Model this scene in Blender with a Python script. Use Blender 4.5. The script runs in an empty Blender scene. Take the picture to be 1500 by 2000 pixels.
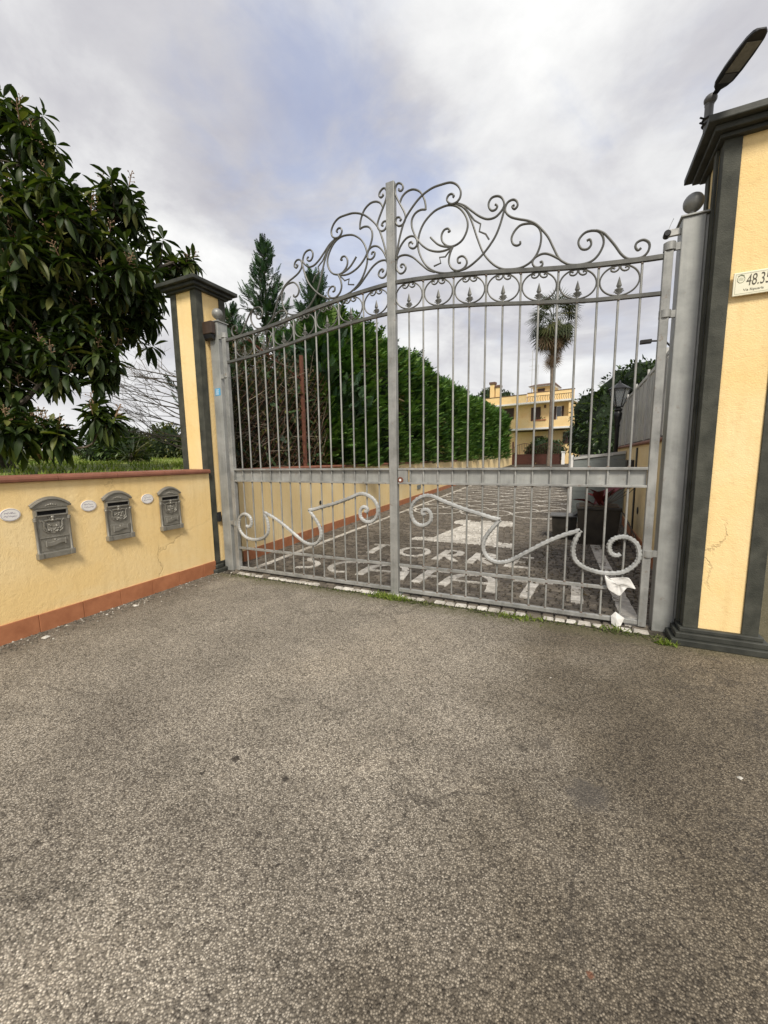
import bpy, math, random
import numpy as np
from mathutils import Vector, Matrix

rnd = random.Random(7)
nrs = np.random.RandomState(11)
scn = bpy.context.scene
col = scn.collection

# ------------------------------------------------------------------ camera
CAM = np.array([1.6162, -3.6206, 1.3779])
cam_d = bpy.data.cameras.new('camera'); cam = bpy.data.objects.new('camera', cam_d); col.objects.link(cam)
cam_d.sensor_fit = 'HORIZONTAL'; cam_d.sensor_width = 36.0
cam_d.lens = 780.92 / 1500.0 * 36.0
cam_d.clip_start = 0.05; cam_d.clip_end = 3000
_r = Vector((0.902558, 0.430320, -0.014622)); _d = Vector((0.043400, -0.124711, -0.991244)); _f = Vector((-0.428375, 0.894020, -0.131235))
M4 = Matrix(((_r.x, -_d.x, -_f.x, CAM[0]), (_r.y, -_d.y, -_f.y, CAM[1]), (_r.z, -_d.z, -_f.z, CAM[2]), (0, 0, 0, 1)))
cam.matrix_world = M4
scn.camera = cam
scn.render.resolution_x = 768; scn.render.resolution_y = 1024

# ------------------------------------------------------------------ world: overcast sky, breaks of blue
SUN_EL, SUN_AZ = math.radians(48), math.radians(150)     # compass azimuth from +Y towards +X
w = bpy.data.worlds.new('World'); scn.world = w; w.use_nodes = True
nt = w.node_tree; nt.nodes.clear()
def N(t, typ, **kw):
    n = t.nodes.new(typ)
    for k, v in kw.items(): setattr(n, k, v)
    return n
def lk(t, a, b): t.links.new(a, b)
def mth(t, op, a, b=None, clamp=False):
    n = N(t, 'ShaderNodeMath', operation=op); n.use_clamp = clamp
    for i, v in enumerate((a, b)):
        if v is None: continue
        if isinstance(v, (int, float)): n.inputs[i].default_value = v
        else: lk(t, v, n.inputs[i])
    return n.outputs[0]
def ramp(t, fac, stops, interp='LINEAR'):
    n = N(t, 'ShaderNodeValToRGB'); n.color_ramp.interpolation = interp
    els = n.color_ramp.elements
    while len(els) < len(stops): els.new(0.5)
    for e, (p, c) in zip(els, stops):
        e.position = p; e.color = (c[0], c[1], c[2], 1) if len(c) == 3 else c
    if fac is not None: lk(t, fac, n.inputs[0])
    return n.outputs[0]
def mixc(t, fac, a, b, mode='MIX'):
    n = N(t, 'ShaderNodeMix', data_type='RGBA', blend_type=mode); n.clamp_factor = True
    for i, v in ((0, fac), (6, a), (7, b)):
        if isinstance(v, (int, float)): n.inputs[i].default_value = v
        elif isinstance(v, tuple): n.inputs[i].default_value = (v[0], v[1], v[2], 1)
        else: lk(t, v, n.inputs[i])
    return n.outputs[2]
def noise(t, vec, scale, detail=4, rough=0.55, dist=0.0, out='Fac'):
    n = N(t, 'ShaderNodeTexNoise'); n.inputs['Scale'].default_value = scale; n.inputs['Detail'].default_value = detail
    n.inputs['Roughness'].default_value = rough; n.inputs['Distortion'].default_value = dist
    if vec is not None: lk(t, vec, n.inputs['Vector'])
    return n.outputs[out]
tc = N(nt, 'ShaderNodeTexCoord')
sky = N(nt, 'ShaderNodeTexSky', sky_type='NISHITA'); sky.sun_disc = False
sky.sun_elevation = SUN_EL; sky.sun_rotation = SUN_AZ; sky.altitude = 50; sky.air_density = 1.0; sky.dust_density = 2.0; sky.ozone_density = 2.0
sep = N(nt, 'ShaderNodeSeparateXYZ'); lk(nt, tc.outputs['Generated'], sep.inputs[0])
zz = mth(nt, 'ADD', mth(nt, 'MAXIMUM', sep.outputs[2], 0.0), 0.22)
cmb = N(nt, 'ShaderNodeCombineXYZ')
lk(nt, mth(nt, 'DIVIDE', sep.outputs[0], zz), cmb.inputs[0]); lk(nt, mth(nt, 'DIVIDE', sep.outputs[1], zz), cmb.inputs[1])
offs = N(nt, 'ShaderNodeVectorMath', operation='ADD'); lk(nt, cmb.outputs[0], offs.inputs[0]); offs.inputs[1].default_value = (2.62, 7.34, -6.96)
cl = noise(nt, offs.outputs[0], 1.5, 9, 0.58, 0.35)
cl2 = noise(nt, offs.outputs[0], 0.75, 6, 0.5, 0.2)
wisp = noise(nt, offs.outputs[0], 3.2, 8, 0.6, 0.6)
SKY_STR = 0.10
# cloud colours are radiance / SKY_STR
k = 1.0 / SKY_STR
def kc(r, g, b): return (r * k, g * k, b * k)
cloud = ramp(nt, cl, [(0.33, (0.195, 0.193, 0.212)), (0.46, (0.245, 0.243, 0.255)), (0.56, (0.315, 0.315, 0.318)), (0.70, (0.39, 0.39, 0.385))])
cloudk = N(nt, 'ShaderNodeVectorMath', operation='SCALE'); lk(nt, cloud, cloudk.inputs[0]); cloudk.inputs['Scale'].default_value = k
gap = mth(nt, 'ADD', mth(nt, 'MULTIPLY', cl2, 1.0), mth(nt, 'MULTIPLY', wisp, 0.35))
gapf = ramp(nt, gap, [(0.53, (1, 1, 1)), (0.69, (0, 0, 0))], 'EASE')
hz = ramp(nt, sep.outputs[2], [(0.12, (0, 0, 0)), (0.5, (1, 1, 1))])
gapm = mth(nt, 'MULTIPLY', mth(nt, 'MULTIPLY', gapf, hz), 0.52)
skc = mixc(nt, 0.35, sky.outputs[0], kc(0.14, 0.15, 0.25))
colr = mixc(nt, gapm, cloudk.outputs[0], skc)
low = ramp(nt, sep.outputs[2], [(0.0, (1, 1, 1)), (0.34, (0, 0, 0))], 'EASE')
colr = mixc(nt, mth(nt, 'MULTIPLY', low, 0.55), colr, kc(0.325, 0.325, 0.325))
bg = N(nt, 'ShaderNodeBackground'); bg.inputs['Strength'].default_value = SKY_STR
wo = N(nt, 'ShaderNodeOutputWorld'); lk(nt, colr, bg.inputs[0]); lk(nt, bg.outputs[0], wo.inputs[0])

# ------------------------------------------------------------------ sun behind thin cloud
sd = bpy.data.lights.new('sun', 'SUN'); sd.energy = 1.5; sd.angle = math.radians(15); sd.color = (1.0, 0.93, 0.82)
so = bpy.data.objects.new('sun', sd); col.objects.link(so)
sdir = Vector((math.sin(SUN_AZ) * math.cos(SUN_EL), math.cos(SUN_AZ) * math.cos(SUN_EL), math.sin(SUN_EL)))
so.rotation_euler = sdir.to_track_quat('Z', 'Y').to_euler()
so.location = (20, -30, 40)
scn.view_settings.view_transform = 'Standard'; scn.view_settings.look = 'None'
scn.view_settings.exposure = 1.42; scn.view_settings.gamma = 1.0; scn.view_settings.use_curve_mapping = False
try:
    scn.cycles.max_bounces = 5; scn.cycles.diffuse_bounces = 3; scn.cycles.glossy_bounces = 2; scn.cycles.transparent_max_bounces = 6
except Exception: pass

# ================================================================== materials
MAT = {}
def newmat(name):
    m = bpy.data.materials.new(name); m.use_nodes = True; t = m.node_tree; t.nodes.clear()
    o = N(t, 'ShaderNodeOutputMaterial'); b = N(t, 'ShaderNodeBsdfPrincipled'); lk(t, b.outputs[0], o.inputs[0])
    MAT[name] = m
    return m, t, b, o
def objco(t):
    return N(t, 'ShaderNodeNewGeometry').outputs['Position']
def bump(t, b, h, strength=0.3, dist=0.01):
    n = N(t, 'ShaderNodeBump'); n.inputs['Strength'].default_value = strength; n.inputs['Distance'].default_value = dist
    lk(t, h, n.inputs['Height']); lk(t, n.outputs[0], b.inputs['Normal'])
def tint(t):
    a = N(t, 'ShaderNodeAttribute', attribute_name='tint'); return a.outputs['Fac']
def plain(name, c1, c2, scale=6, rough=0.7, metal=0.0, bstr=0.15, bscale=60, bdist=0.004, spec=0.4):
    m, t, b, o = newmat(name); p = objco(t)
    f = ramp(t, noise(t, p, scale, 6, 0.6), [(0.35, (0, 0, 0)), (0.68, (1, 1, 1))])
    lk(t, mixc(t, f, c1, c2), b.inputs['Base Color'])
    b.inputs['Roughness'].default_value = rough; b.inputs['Metallic'].default_value = metal
    b.inputs['Specular IOR Level'].default_value = spec
    if bstr: bump(t, b, noise(t, p, bscale, 4, 0.6), bstr, bdist)
    return m

def m_plaster(name, base, dark, light, streak=0.35):
    m, t, b, o = newmat(name); p = objco(t)
    big = ramp(t, noise(t, p, 1.6, 6, 0.6, 0.4), [(0.38, (0, 0, 0)), (0.64, (1, 1, 1))])
    c = mixc(t, big, base, light)
    mp = N(t, 'ShaderNodeMapping'); mp.inputs['Scale'].default_value = (14, 14, 1.2); lk(t, p, mp.inputs[0])
    st = ramp(t, noise(t, mp.outputs[0], 1.0, 5, 0.6), [(0.5, (0, 0, 0)), (0.78, (1, 1, 1))])
    c = mixc(t, mth(t, 'MULTIPLY', st, streak), c, dark)
    sp = ramp(t, noise(t, p, 9, 7, 0.7), [(0.56, (0, 0, 0)), (0.75, (1, 1, 1))])
    c = mixc(t, mth(t, 'MULTIPLY', sp, 0.30), c, dark)
    # hairline cracks
    wv = N(t, 'ShaderNodeVectorMath', operation='ADD'); lk(t, p, wv.inputs[0])
    nn = N(t, 'ShaderNodeVectorMath', operation='SCALE'); lk(t, noise(t, p, 3.0, 5, 0.6, 0, 'Color'), nn.inputs[0]); nn.inputs['Scale'].default_value = 0.5
    lk(t, nn.outputs[0], wv.inputs[1])
    vo = N(t, 'ShaderNodeTexVoronoi', feature='DISTANCE_TO_EDGE'); vo.inputs['Scale'].default_value = 0.62; lk(t, wv.outputs[0], vo.inputs['Vector'])
    ck = ramp(t, vo.outputs['Distance'], [(0.0, (1, 1, 1)), (0.008, (0, 0, 0))])
    ckm = mth(t, 'MULTIPLY', ck, ramp(t, noise(t, p, 0.9, 2), [(0.5, (0, 0, 0)), (0.6, (1, 1, 1))]))
    c = mixc(t, mth(t, 'MULTIPLY', ckm, 0.35), c, (0.25, 0.17, 0.08))
    lk(t, c, b.inputs['Base Color']); b.inputs['Roughness'].default_value = 0.85; b.inputs['Specular IOR Level'].default_value = 0.25
    h = mth(t, 'ADD', noise(t, p, 110, 4, 0.65), mth(t, 'MULTIPLY', noise(t, p, 28, 3, 0.5), 0.9))
    h = mth(t, 'SUBTRACT', h, mth(t, 'MULTIPLY', ckm, 1.2))
    bump(t, b, h, 0.55, 0.006)
m_plaster('plaster', (0.86, 0.625, 0.285), (0.64, 0.45, 0.20), (0.88, 0.68, 0.36), 0.42)
m_plaster('plaster_far', (0.82, 0.58, 0.27), (0.62, 0.43, 0.19), (0.84, 0.63, 0.33), 0.15)
m_plaster('plaster_pale', (0.80, 0.61, 0.31), (0.56, 0.41, 0.19), (0.82, 0.66, 0.38))

plain('trim', (0.032, 0.034, 0.026), (0.075, 0.076, 0.060), 7, 0.8, 0, 0.5, 120, 0.006)
plain('trim_cap', (0.022, 0.024, 0.020), (0.055, 0.057, 0.047), 6, 0.6, 0, 0.2, 60)
plain('terracotta', (0.34, 0.13, 0.06), (0.46, 0.19, 0.09), 7, 0.6, 0, 0.2, 40)
plain('terracotta_dark', (0.19, 0.075, 0.045), (0.27, 0.11, 0.068), 9, 0.6, 0, 0.25, 50)
plain('bark', (0.05, 0.04, 0.03), (0.13, 0.11, 0.085), 12, 0.9, 0, 0.6, 40, 0.01)
plain('twig', (0.06, 0.048, 0.035), (0.14, 0.11, 0.085), 8, 0.9, 0, 0.0)
plain('bramble', (0.035, 0.030, 0.020), (0.30, 0.25, 0.18), 5, 0.9, 0, 0.0)
plain('panicle', (0.16, 0.10, 0.06), (0.30, 0.20, 0.12), 10, 0.9, 0, 0.0)
plain('rust', (0.09, 0.035, 0.022), (0.18, 0.07, 0.04), 14, 0.85, 0, 0.3, 90)
plain('white_paint', (0.78, 0.77, 0.74), (0.70, 0.69, 0.66), 10, 0.6, 0, 0.05)
plain('black_iron', (0.012, 0.012, 0.012), (0.03, 0.03, 0.03), 10, 0.45, 0.2, 0.1)
plain('dark_pot', (0.02, 0.018, 0.014), (0.045, 0.038, 0.03), 6, 0.6, 0, 0.2)
plain('mail_metal', (0.25, 0.238, 0.20), (0.32, 0.305, 0.265), 16, 0.42, 0.45, 0.25, 140, 0.002)
plain('void', (0.004, 0.004, 0.004), (0.008, 0.008, 0.008), 5, 0.9, 0, 0)
plain('enamel', (0.80, 0.78, 0.74), (0.76, 0.74, 0.70), 20, 0.35, 0, 0.0)
plain('ink', (0.16, 0.12, 0.18), (0.22, 0.17, 0.24), 20, 0.5, 0, 0.0)
plain('sign_face', (0.80, 0.76, 0.58), (0.74, 0.71, 0.54), 12, 0.4, 0, 0.05)
plain('sign_ink', (0.07, 0.06, 0.035), (0.10, 0.085, 0.05), 20, 0.5, 0, 0.0)
plain('sign_ink_soft', (0.30, 0.32, 0.22), (0.40, 0.42, 0.30), 20, 0.5, 0, 0.0)
plain('blue_sticker', (0.06, 0.30, 0.55), (0.10, 0.42, 0.66), 30, 0.4, 0, 0.0)
plain('brown_plastic', (0.045, 0.028, 0.018), (0.07, 0.045, 0.03), 10, 0.45, 0, 0.1)
plain('grey_lamp', (0.10, 0.10, 0.10), (0.15, 0.15, 0.145), 10, 0.5, 0.2, 0.1)
plain('lamp_black', (0.012, 0.012, 0.014), (0.02, 0.02, 0.022), 10, 0.5, 0, 0.05)
plain('led_face', (0.20, 0.19, 0.16), (0.27, 0.26, 0.22), 40, 0.25, 0, 0.1)
plain('paper', (0.72, 0.71, 0.68), (0.60, 0.59, 0.56), 14, 0.8, 0, 0.5, 30, 0.01)
plain('shutter', (0.035, 0.018, 0.012), (0.06, 0.03, 0.02), 10, 0.6, 0, 0.1)
plain('roof_tile', (0.10, 0.06, 0.045), (0.18, 0.10, 0.07), 6, 0.85, 0, 0.4, 8, 0.05)
plain('brown_gate', (0.05, 0.016, 0.01), (0.075, 0.026, 0.016), 8, 0.5, 0, 0.0)
plain('clad', (0.15, 0.17, 0.165), (0.20, 0.22, 0.21), 4, 0.7, 0, 0.15)
plain('clad_light', (0.38, 0.38, 0.36), (0.46, 0.46, 0.44), 4, 0.7, 0, 0.1)
plain('soil', (0.05, 0.036, 0.022), (0.10, 0.075, 0.05), 10, 0.95, 0, 0.6, 30, 0.02)
plain('palm_trunk', (0.13, 0.10, 0.075), (0.22, 0.18, 0.14), 4, 0.9, 0, 0.5, 12, 0.04)
plain('stone_chip', (0.40, 0.38, 0.33), (0.62, 0.60, 0.55), 20, 0.85, 0, 0.4, 60, 0.004)
plain('red_plant', (0.10, 0.014, 0.016), (0.17, 0.03, 0.03), 8, 0.5, 0, 0.0)
plain('hill', (0.05, 0.065, 0.04), (0.09, 0.10, 0.06), 0.1, 0.95, 0, 0.0)

def m_glass():
    m, t, b, o = newmat('glass'); b.inputs['Base Color'].default_value = (0.55, 0.58, 0.6, 1)
    b.inputs['Roughness'].default_value = 0.06; b.inputs['Metallic'].default_value = 0.0; b.inputs['Specular IOR Level'].default_value = 0.9
    b.inputs['Transmission Weight'].default_value = 0.75
m_glass()
plain('window_glass', (0.03, 0.035, 0.04), (0.05, 0.055, 0.06), 3, 0.08, 0, 0, spec=0.9)

def m_steel(name, c1, c2, rusty=0.5):
    m, t, b, o = newmat(name); p = objco(t)
    f = ramp(t, noise(t, p, 4.5, 7, 0.65), [(0.38, (0, 0, 0)), (0.66, (1, 1, 1))])
    c = mixc(t, f, c1, c2)
    mp = N(t, 'ShaderNodeMapping'); mp.inputs['Scale'].default_value = (30, 30, 2.0); lk(t, p, mp.inputs[0])
    st = ramp(t, noise(t, mp.outputs[0], 1.0, 5, 0.6), [(0.45, (0, 0, 0)), (0.8, (1, 1, 1))])
    c = mixc(t, mth(t, 'MULTIPLY', st, 0.4), c, (c2[0] * 1.25, c2[1] * 1.25, c2[2] * 1.2))
    r = ramp(t, noise(t, p, 17, 6, 0.7), [(0.61, (0, 0, 0)), (0.70, (1, 1, 1))])
    c = mixc(t, mth(t, 'MULTIPLY', r, rusty), c, (0.16, 0.10, 0.06))
    lk(t, c, b.inputs['Base Color']); b.inputs['Metallic'].default_value = 0.25
    lk(t, ramp(t, f, [(0, (0.42,) * 3), (1, (0.6,) * 3)]), b.inputs['Roughness'])
    bump(t, b, noise(t, p, 70, 4, 0.6), 0.2, 0.002)
m_steel('gate_paint', (0.205, 0.207, 0.195), (0.36, 0.36, 0.34), 0.6)
plain('weld', (0.10, 0.055, 0.035), (0.24, 0.21, 0.18), 40, 0.8, 0.1, 0.4, 200, 0.003)
m_steel('crest_backlit', (0.075, 0.075, 0.068), (0.135, 0.135, 0.122), 0.3)  # gate paint darkened for the crest, its backlit shade put into the colour
m_steel('post_paint', (0.25, 0.255, 0.24), (0.37, 0.375, 0.355), 0.35)
m_steel('forged', (0.29, 0.295, 0.285), (0.47, 0.475, 0.46), 0.2)
m_steel('sheet_metal', (0.40, 0.395, 0.37), (0.52, 0.515, 0.48), 0.2)

MARKS = [(0.24, -2.39, 0.022, 0.85, (0.03, 0.026, 0.022)), (0.53, -2.39, 0.016, 0.85, (0.03, 0.026, 0.022)), (1.72, -1.94, 0.085, 0.62, (0.075, 0.07, 0.064)), (1.53, -1.69, 0.05, 0.45, (0.06, 0.054, 0.047)), (0.17, -2.52, 0.012, 0.85, (0.03, 0.026, 0.022)), (1.71, -2.58, 0.01, 0.8, (0.16, 0.07, 0.04)), (0.61, -2.64, 0.014, 0.7, (0.03, 0.026, 0.022)), (1.44, -1.77, 0.03, 0.5, (0.03, 0.026, 0.022)), (0.75, -2.7, 0.008, 0.8, (0.03, 0.026, 0.022)), (1.2, -1.95, 0.16, 0.18, (0.09, 0.082, 0.07)), (-0.08, -2.5, 0.1, 0.25, (0.08, 0.072, 0.06))]
def m_asphalt():
    m, t, b, o = newmat('asphalt'); p = objco(t)
    v1 = N(t, 'ShaderNodeTexVoronoi'); v1.inputs['Scale'].default_value = 160; v1.inputs['Randomness'].default_value = 1.0; lk(t, p, v1.inputs['Vector'])
    v2 = N(t, 'ShaderNodeTexVoronoi'); v2.inputs['Scale'].default_value = 95; lk(t, p, v2.inputs['Vector'])
    sp = N(t, 'ShaderNodeSeparateColor'); lk(t, v1.outputs['Color'], sp.inputs[0])
    chip = ramp(t, sp.outputs[0], [(0.0, (0.055, 0.049, 0.042)), (0.22, (0.14, 0.127, 0.109)), (0.42, (0.33, 0.305, 0.266)), (0.8, (0.47, 0.435, 0.38)), (1.0, (0.68, 0.64, 0.57))])
    pit = ramp(t, v1.outputs['Distance'], [(0.32, (0, 0, 0)), (0.62, (1, 1, 1))])
    c = mixc(t, mth(t, 'MULTIPLY', pit, 0.80), chip, (0.072, 0.063, 0.052))
    sp2 = N(t, 'ShaderNodeSeparateColor'); lk(t, v2.outputs['Color'], sp2.inputs[0])
    c = mixc(t, 0.24, c, ramp(t, sp2.outputs[1], [(0, (0.06, 0.053, 0.045)), (1, (0.55, 0.50, 0.42))]))
    # worn / dusty patches against darker damp, oily ones
    wear = ramp(t, noise(t, p, 0.55, 5, 0.55, 0.5), [(0.34, (0.78, 0.775, 0.765)), (0.52, (1.0, 1.0, 0.99)), (0.70, (1.24, 1.22, 1.18))])
    c = mixc(t, 1.0, c, wear, 'MULTIPLY')
    wr2 = ramp(t, noise(t, p, 2.4, 6, 0.65, 0.3), [(0.34, (0.84, 0.835, 0.82)), (0.62, (1.08, 1.075, 1.06))])
    c = mixc(t, 1.0, c, wr2, 'MULTIPLY')
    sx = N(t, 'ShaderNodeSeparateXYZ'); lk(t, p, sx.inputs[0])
    # ground darkens towards the right hand side, ragged edge
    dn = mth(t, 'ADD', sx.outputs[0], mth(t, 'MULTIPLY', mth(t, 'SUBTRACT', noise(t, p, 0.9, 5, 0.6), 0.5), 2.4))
    rdark = ramp(t, mth(t, 'MULTIPLY', dn, 0.2), [(0.17, (0, 0, 0)), (0.43, (1, 1, 1))], 'EASE')
    c = mixc(t, mth(t, 'MULTIPLY', rdark, 0.82), c, mixc(t, 1.0, c, (0.42, 0.38, 0.31), 'MULTIPLY'))
    # dirt line along the left wall
    ld = mth(t, 'ADD', sx.outputs[0], mth(t, 'MULTIPLY', noise(t, p, 5, 5, 0.6), 0.22))
    ldm = ramp(t, mth(t, 'ADD', ld, 2.66), [(0.50, (1, 1, 1)), (0.84, (0, 0, 0))], 'EASE')
    ldc = ramp(t, noise(t, p, 22, 6, 0.7), [(0.3, (0.06, 0.052, 0.042)), (0.55, (0.15, 0.13, 0.105)), (0.75, (0.30, 0.27, 0.22))])
    c = mixc(t, mth(t, 'MULTIPLY', ldm, 0.88), c, ldc)
    # small dark holes
    hv = N(t, 'ShaderNodeTexVoronoi'); hv.inputs['Scale'].default_value = 1.15; lk(t, p, hv.inputs['Vector'])
    hd = mth(t, 'ADD', hv.outputs['Distance'], mth(t, 'MULTIPLY', noise(t, p, 40, 4, 0.7), 0.06))
    hole = ramp(t, hd, [(0.045, (1, 1, 1)), (0.075, (0, 0, 0))])
    c = mixc(t, mth(t, 'MULTIPLY', hole, 0.8), c, (0.03, 0.026, 0.022))
    # cracks
    wv = N(t, 'ShaderNodeVectorMath', operation='ADD'); lk(t, p, wv.inputs[0])
    nn = N(t, 'ShaderNodeVectorMath', operation='SCALE'); lk(t, noise(t, p, 3.0, 6, 0.7, 0, 'Color'), nn.inputs[0]); nn.inputs['Scale'].default_value = 0.55
    lk(t, nn.outputs[0], wv.inputs[1])
    vo = N(t, 'ShaderNodeTexVoronoi', feature='DISTANCE_TO_EDGE'); vo.inputs['Scale'].default_value = 0.75; lk(t, wv.outputs[0], vo.inputs['Vector'])
    ck = ramp(t, vo.outputs['Distance'], [(0.0, (1, 1, 1)), (0.013, (0, 0, 0))])
    ckm = mth(t, 'MULTIPLY', ck, ramp(t, noise(t, p, 1.1, 3), [(0.46, (0, 0, 0)), (0.56, (1, 1, 1))]))
    c = mixc(t, mth(t, 'MULTIPLY', ckm, 0.55), c, (0.05, 0.044, 0.037))
    # oil drips, a worn out patch and a few holes
    for (mx_, my_, mr_, ms_, mc_) in MARKS:
        sb = N(t, 'ShaderNodeVectorMath', operation='DISTANCE'); lk(t, p, sb.inputs[0]); sb.inputs[1].default_value = (mx_, my_, 0)
        dd_ = mth(t, 'ADD', sb.outputs['Value'], mth(t, 'MULTIPLY', mth(t, 'SUBTRACT', noise(t, p, 1.1 / mr_, 5, 0.65), 0.5), mr_ * 1.9))
        mk = ramp(t, mth(t, 'DIVIDE', dd_, mr_ * 2), [(0.34, (1, 1, 1)), (0.56, (0, 0, 0))])
        c = mixc(t, mth(t, 'MULTIPLY', mk, ms_), c, mc_)
    # moss film near the gate line
    my = mth(t, 'ADD', sx.outputs[1], mth(t, 'MULTIPLY', noise(t, p, 6, 5, 0.65), 0.34))
    mm = ramp(t, mth(t, 'ADD', my, 1.0), [(0.80, (0, 0, 0)), (1.0, (1, 1, 1))])
    c = mixc(t, mth(t, 'MULTIPLY', mm, 0.55), c, mixc(t, noise(t, p, 30, 4), (0.06, 0.065, 0.025), (0.12, 0.11, 0.05)))
    c = mixc(t, 1.0, c, (1.05, 1.02, 0.975), 'MULTIPLY')
    lk(t, c, b.inputs['Base Color'])
    lk(t, ramp(t, rdark, [(0, (0.9,) * 3), (1, (0.68,) * 3)]), b.inputs['Roughness']); b.inputs['Specular IOR Level'].default_value = 0.3
    h = mth(t, 'SUBTRACT', mth(t, 'SUBTRACT', mth(t, 'MULTIPLY', sp.outputs[1], 0.4), v1.outputs['Distance']), mth(t, 'MULTIPLY', ckm, 0.7))
    h = mth(t, 'SUBTRACT', h, mth(t, 'MULTIPLY', hole, 0.8))
    bump(t, b, h, 0.85, 0.005)
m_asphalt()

def m_sett(name, stops, rough):
    m, t, b, o = newmat(name); p = objco(t)
    oi = N(t, 'ShaderNodeObjectInfo')
    v = mth(t, 'FRACT', mth(t, 'ADD', tint(t), mth(t, 'MULTIPLY', oi.outputs['Random'], 3.7)))
    c = ramp(t, v, stops)
    c = mixc(t, 1.0, c, ramp(t, noise(t, p, 25, 5, 0.65), [(0.3, (0.65,) * 3), (0.7, (1.2,) * 3)]), 'MULTIPLY')
    c = mixc(t, mth(t, 'MULTIPLY', ramp(t, noise(t, p, 1.3, 5, 0.6), [(0.45, (0, 0, 0)), (0.7, (1, 1, 1))]), 0.45), c, (0.075, 0.06, 0.035))
    lk(t, c, b.inputs['Base Color']); b.inputs['Roughness'].default_value = rough
    bump(t, b, noise(t, p, 60, 4, 0.6), 0.4, 0.004)
m_sett('sett_dark', [(0, (0.075, 0.063, 0.049)), (0.5, (0.125, 0.106, 0.083)), (1, (0.19, 0.163, 0.128))], 0.75)
m_sett('gravel', [(0, (0.05, 0.043, 0.034)), (0.6, (0.16, 0.14, 0.11)), (0.9, (0.30, 0.27, 0.22)), (1, (0.6, 0.57, 0.5))], .9)
m_sett('sett_white', [(0, (0.44, 0.41, 0.36)), (0.5, (0.56, 0.53, 0.47)), (1, (0.66, 0.63, 0.57))], 0.7)
plain('sett_bed', (0.035, 0.03, 0.022), (0.065, 0.055, 0.04), 12, 0.95, 0, 0.4, 30, 0.01)

def m_leaf(name, stops, rough=0.45, trans=0.22, veins=None, oi_w=1.0, spec=0.4):
    m, t, b, o = newmat(name)
    oi = N(t, 'ShaderNodeObjectInfo')
    v = mth(t, 'FRACT', mth(t, 'ADD', tint(t), mth(t, 'MULTIPLY', oi.outputs['Random'], oi_w)))
    c = ramp(t, v, stops)
    lk(t, c, b.inputs['Base Color']); b.inputs['Roughness'].default_value = rough; b.inputs['Specular IOR Level'].default_value = spec
    tr = N(t, 'ShaderNodeBsdfTranslucent'); lk(t, mixc(t, 1.0, c, (1.6, 1.8, 0.6), 'MULTIPLY'), tr.inputs[0])
    ms = N(t, 'ShaderNodeMixShader'); ms.inputs[0].default_value = trans
    lk(t, b.outputs[0], ms.inputs[1]); lk(t, tr.outputs[0], ms.inputs[2]); lk(t, ms.outputs[0], o.inputs[0])
m_leaf('loquat_leaf', [(0, (0.016, 0.030, 0.008)), (0.45, (0.034, 0.056, 0.012)), (0.8, (0.075, 0.10, 0.020)), (1, (0.14, 0.145, 0.04))], 0.5, 0.22, spec=0.32)
m_leaf('cypress', [(0, (0.014, 0.045, 0.010)), (0.35, (0.042, 0.105, 0.020)), (0.7, (0.090, 0.185, 0.036)), (1, (0.16, 0.25, 0.06))], 0.6, 0.15)
m_leaf('cypress_blue', [(0, (0.014, 0.038, 0.018)), (0.5, (0.034, 0.080, 0.034)), (1, (0.075, 0.14, 0.055))], 0.6, 0.12)
m_leaf('shrub_leaf', [(0, (0.014, 0.030, 0.010)), (0.5, (0.030, 0.055, 0.016)), (0.85, (0.06, 0.10, 0.025)), (1, (0.11, 0.15, 0.04))], 0.4, 0.15)
m_leaf('palm_leaf', [(0, (0.02, 0.032, 0.010)), (0.6, (0.05, 0.062, 0.018)), (1, (0.11, 0.10, 0.035))], 0.5, 0.15)
m_leaf('palm_dead', [(0, (0.10, 0.06, 0.03)), (0.6, (0.17, 0.11, 0.06)), (1, (0.25, 0.17, 0.10))], 0.8, 0.1)
m_leaf('grass', [(0, (0.09, 0.135, 0.022)), (0.5, (0.16, 0.22, 0.035)), (0.85, (0.22, 0.27, 0.05)), (1, (0.30, 0.29, 0.10))], 0.6, 0.3)
m_leaf('moss', [(0, (0.05, 0.06, 0.018)), (0.6, (0.09, 0.11, 0.03)), (1, (0.15, 0.15, 0.06))], 0.9, 0.2)
m_leaf('ivy', [(0, (0.022, 0.036, 0.010)), (0.6, (0.06, 0.08, 0.02)), (1, (0.17, 0.16, 0.05))], 0.5, 0.2)
m_leaf('deadleaf', [(0, (0.04, 0.032, 0.016)), (0.6, (0.08, 0.06, 0.028)), (1, (0.15, 0.11, 0.06))], 0.9, 0.05)
plain('field', (0.13, 0.17, 0.028), (0.21, 0.23, 0.055), 0.8, 0.95, 0, 0.3, 10, 0.05)
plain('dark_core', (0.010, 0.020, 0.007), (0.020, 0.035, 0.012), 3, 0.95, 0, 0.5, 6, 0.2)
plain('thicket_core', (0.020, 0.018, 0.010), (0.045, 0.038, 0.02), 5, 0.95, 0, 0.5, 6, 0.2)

# ================================================================== geometry helpers
LOC = {}
def setp(o, label=None, cat=None, group=None, kind=None):
    if label: o['label'] = label
    if cat: o['category'] = cat
    if group: o['group'] = group
    if kind: o['kind'] = kind
    return o
def thing(name, label, cat, loc=(0, 0, 0), group=None, rot=None):
    o = bpy.data.objects.new(name, None); col.objects.link(o); o.empty_display_size = 0.2
    m = Matrix.Translation(loc)
    if rot is not None: m = m @ rot.to_4x4()
    o.matrix_world = m; LOC[o.name] = m.inverted()
    return setp(o, label, cat, group)
def root_inv(par):
    return LOC.get(par.name) if par is not None else None

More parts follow.
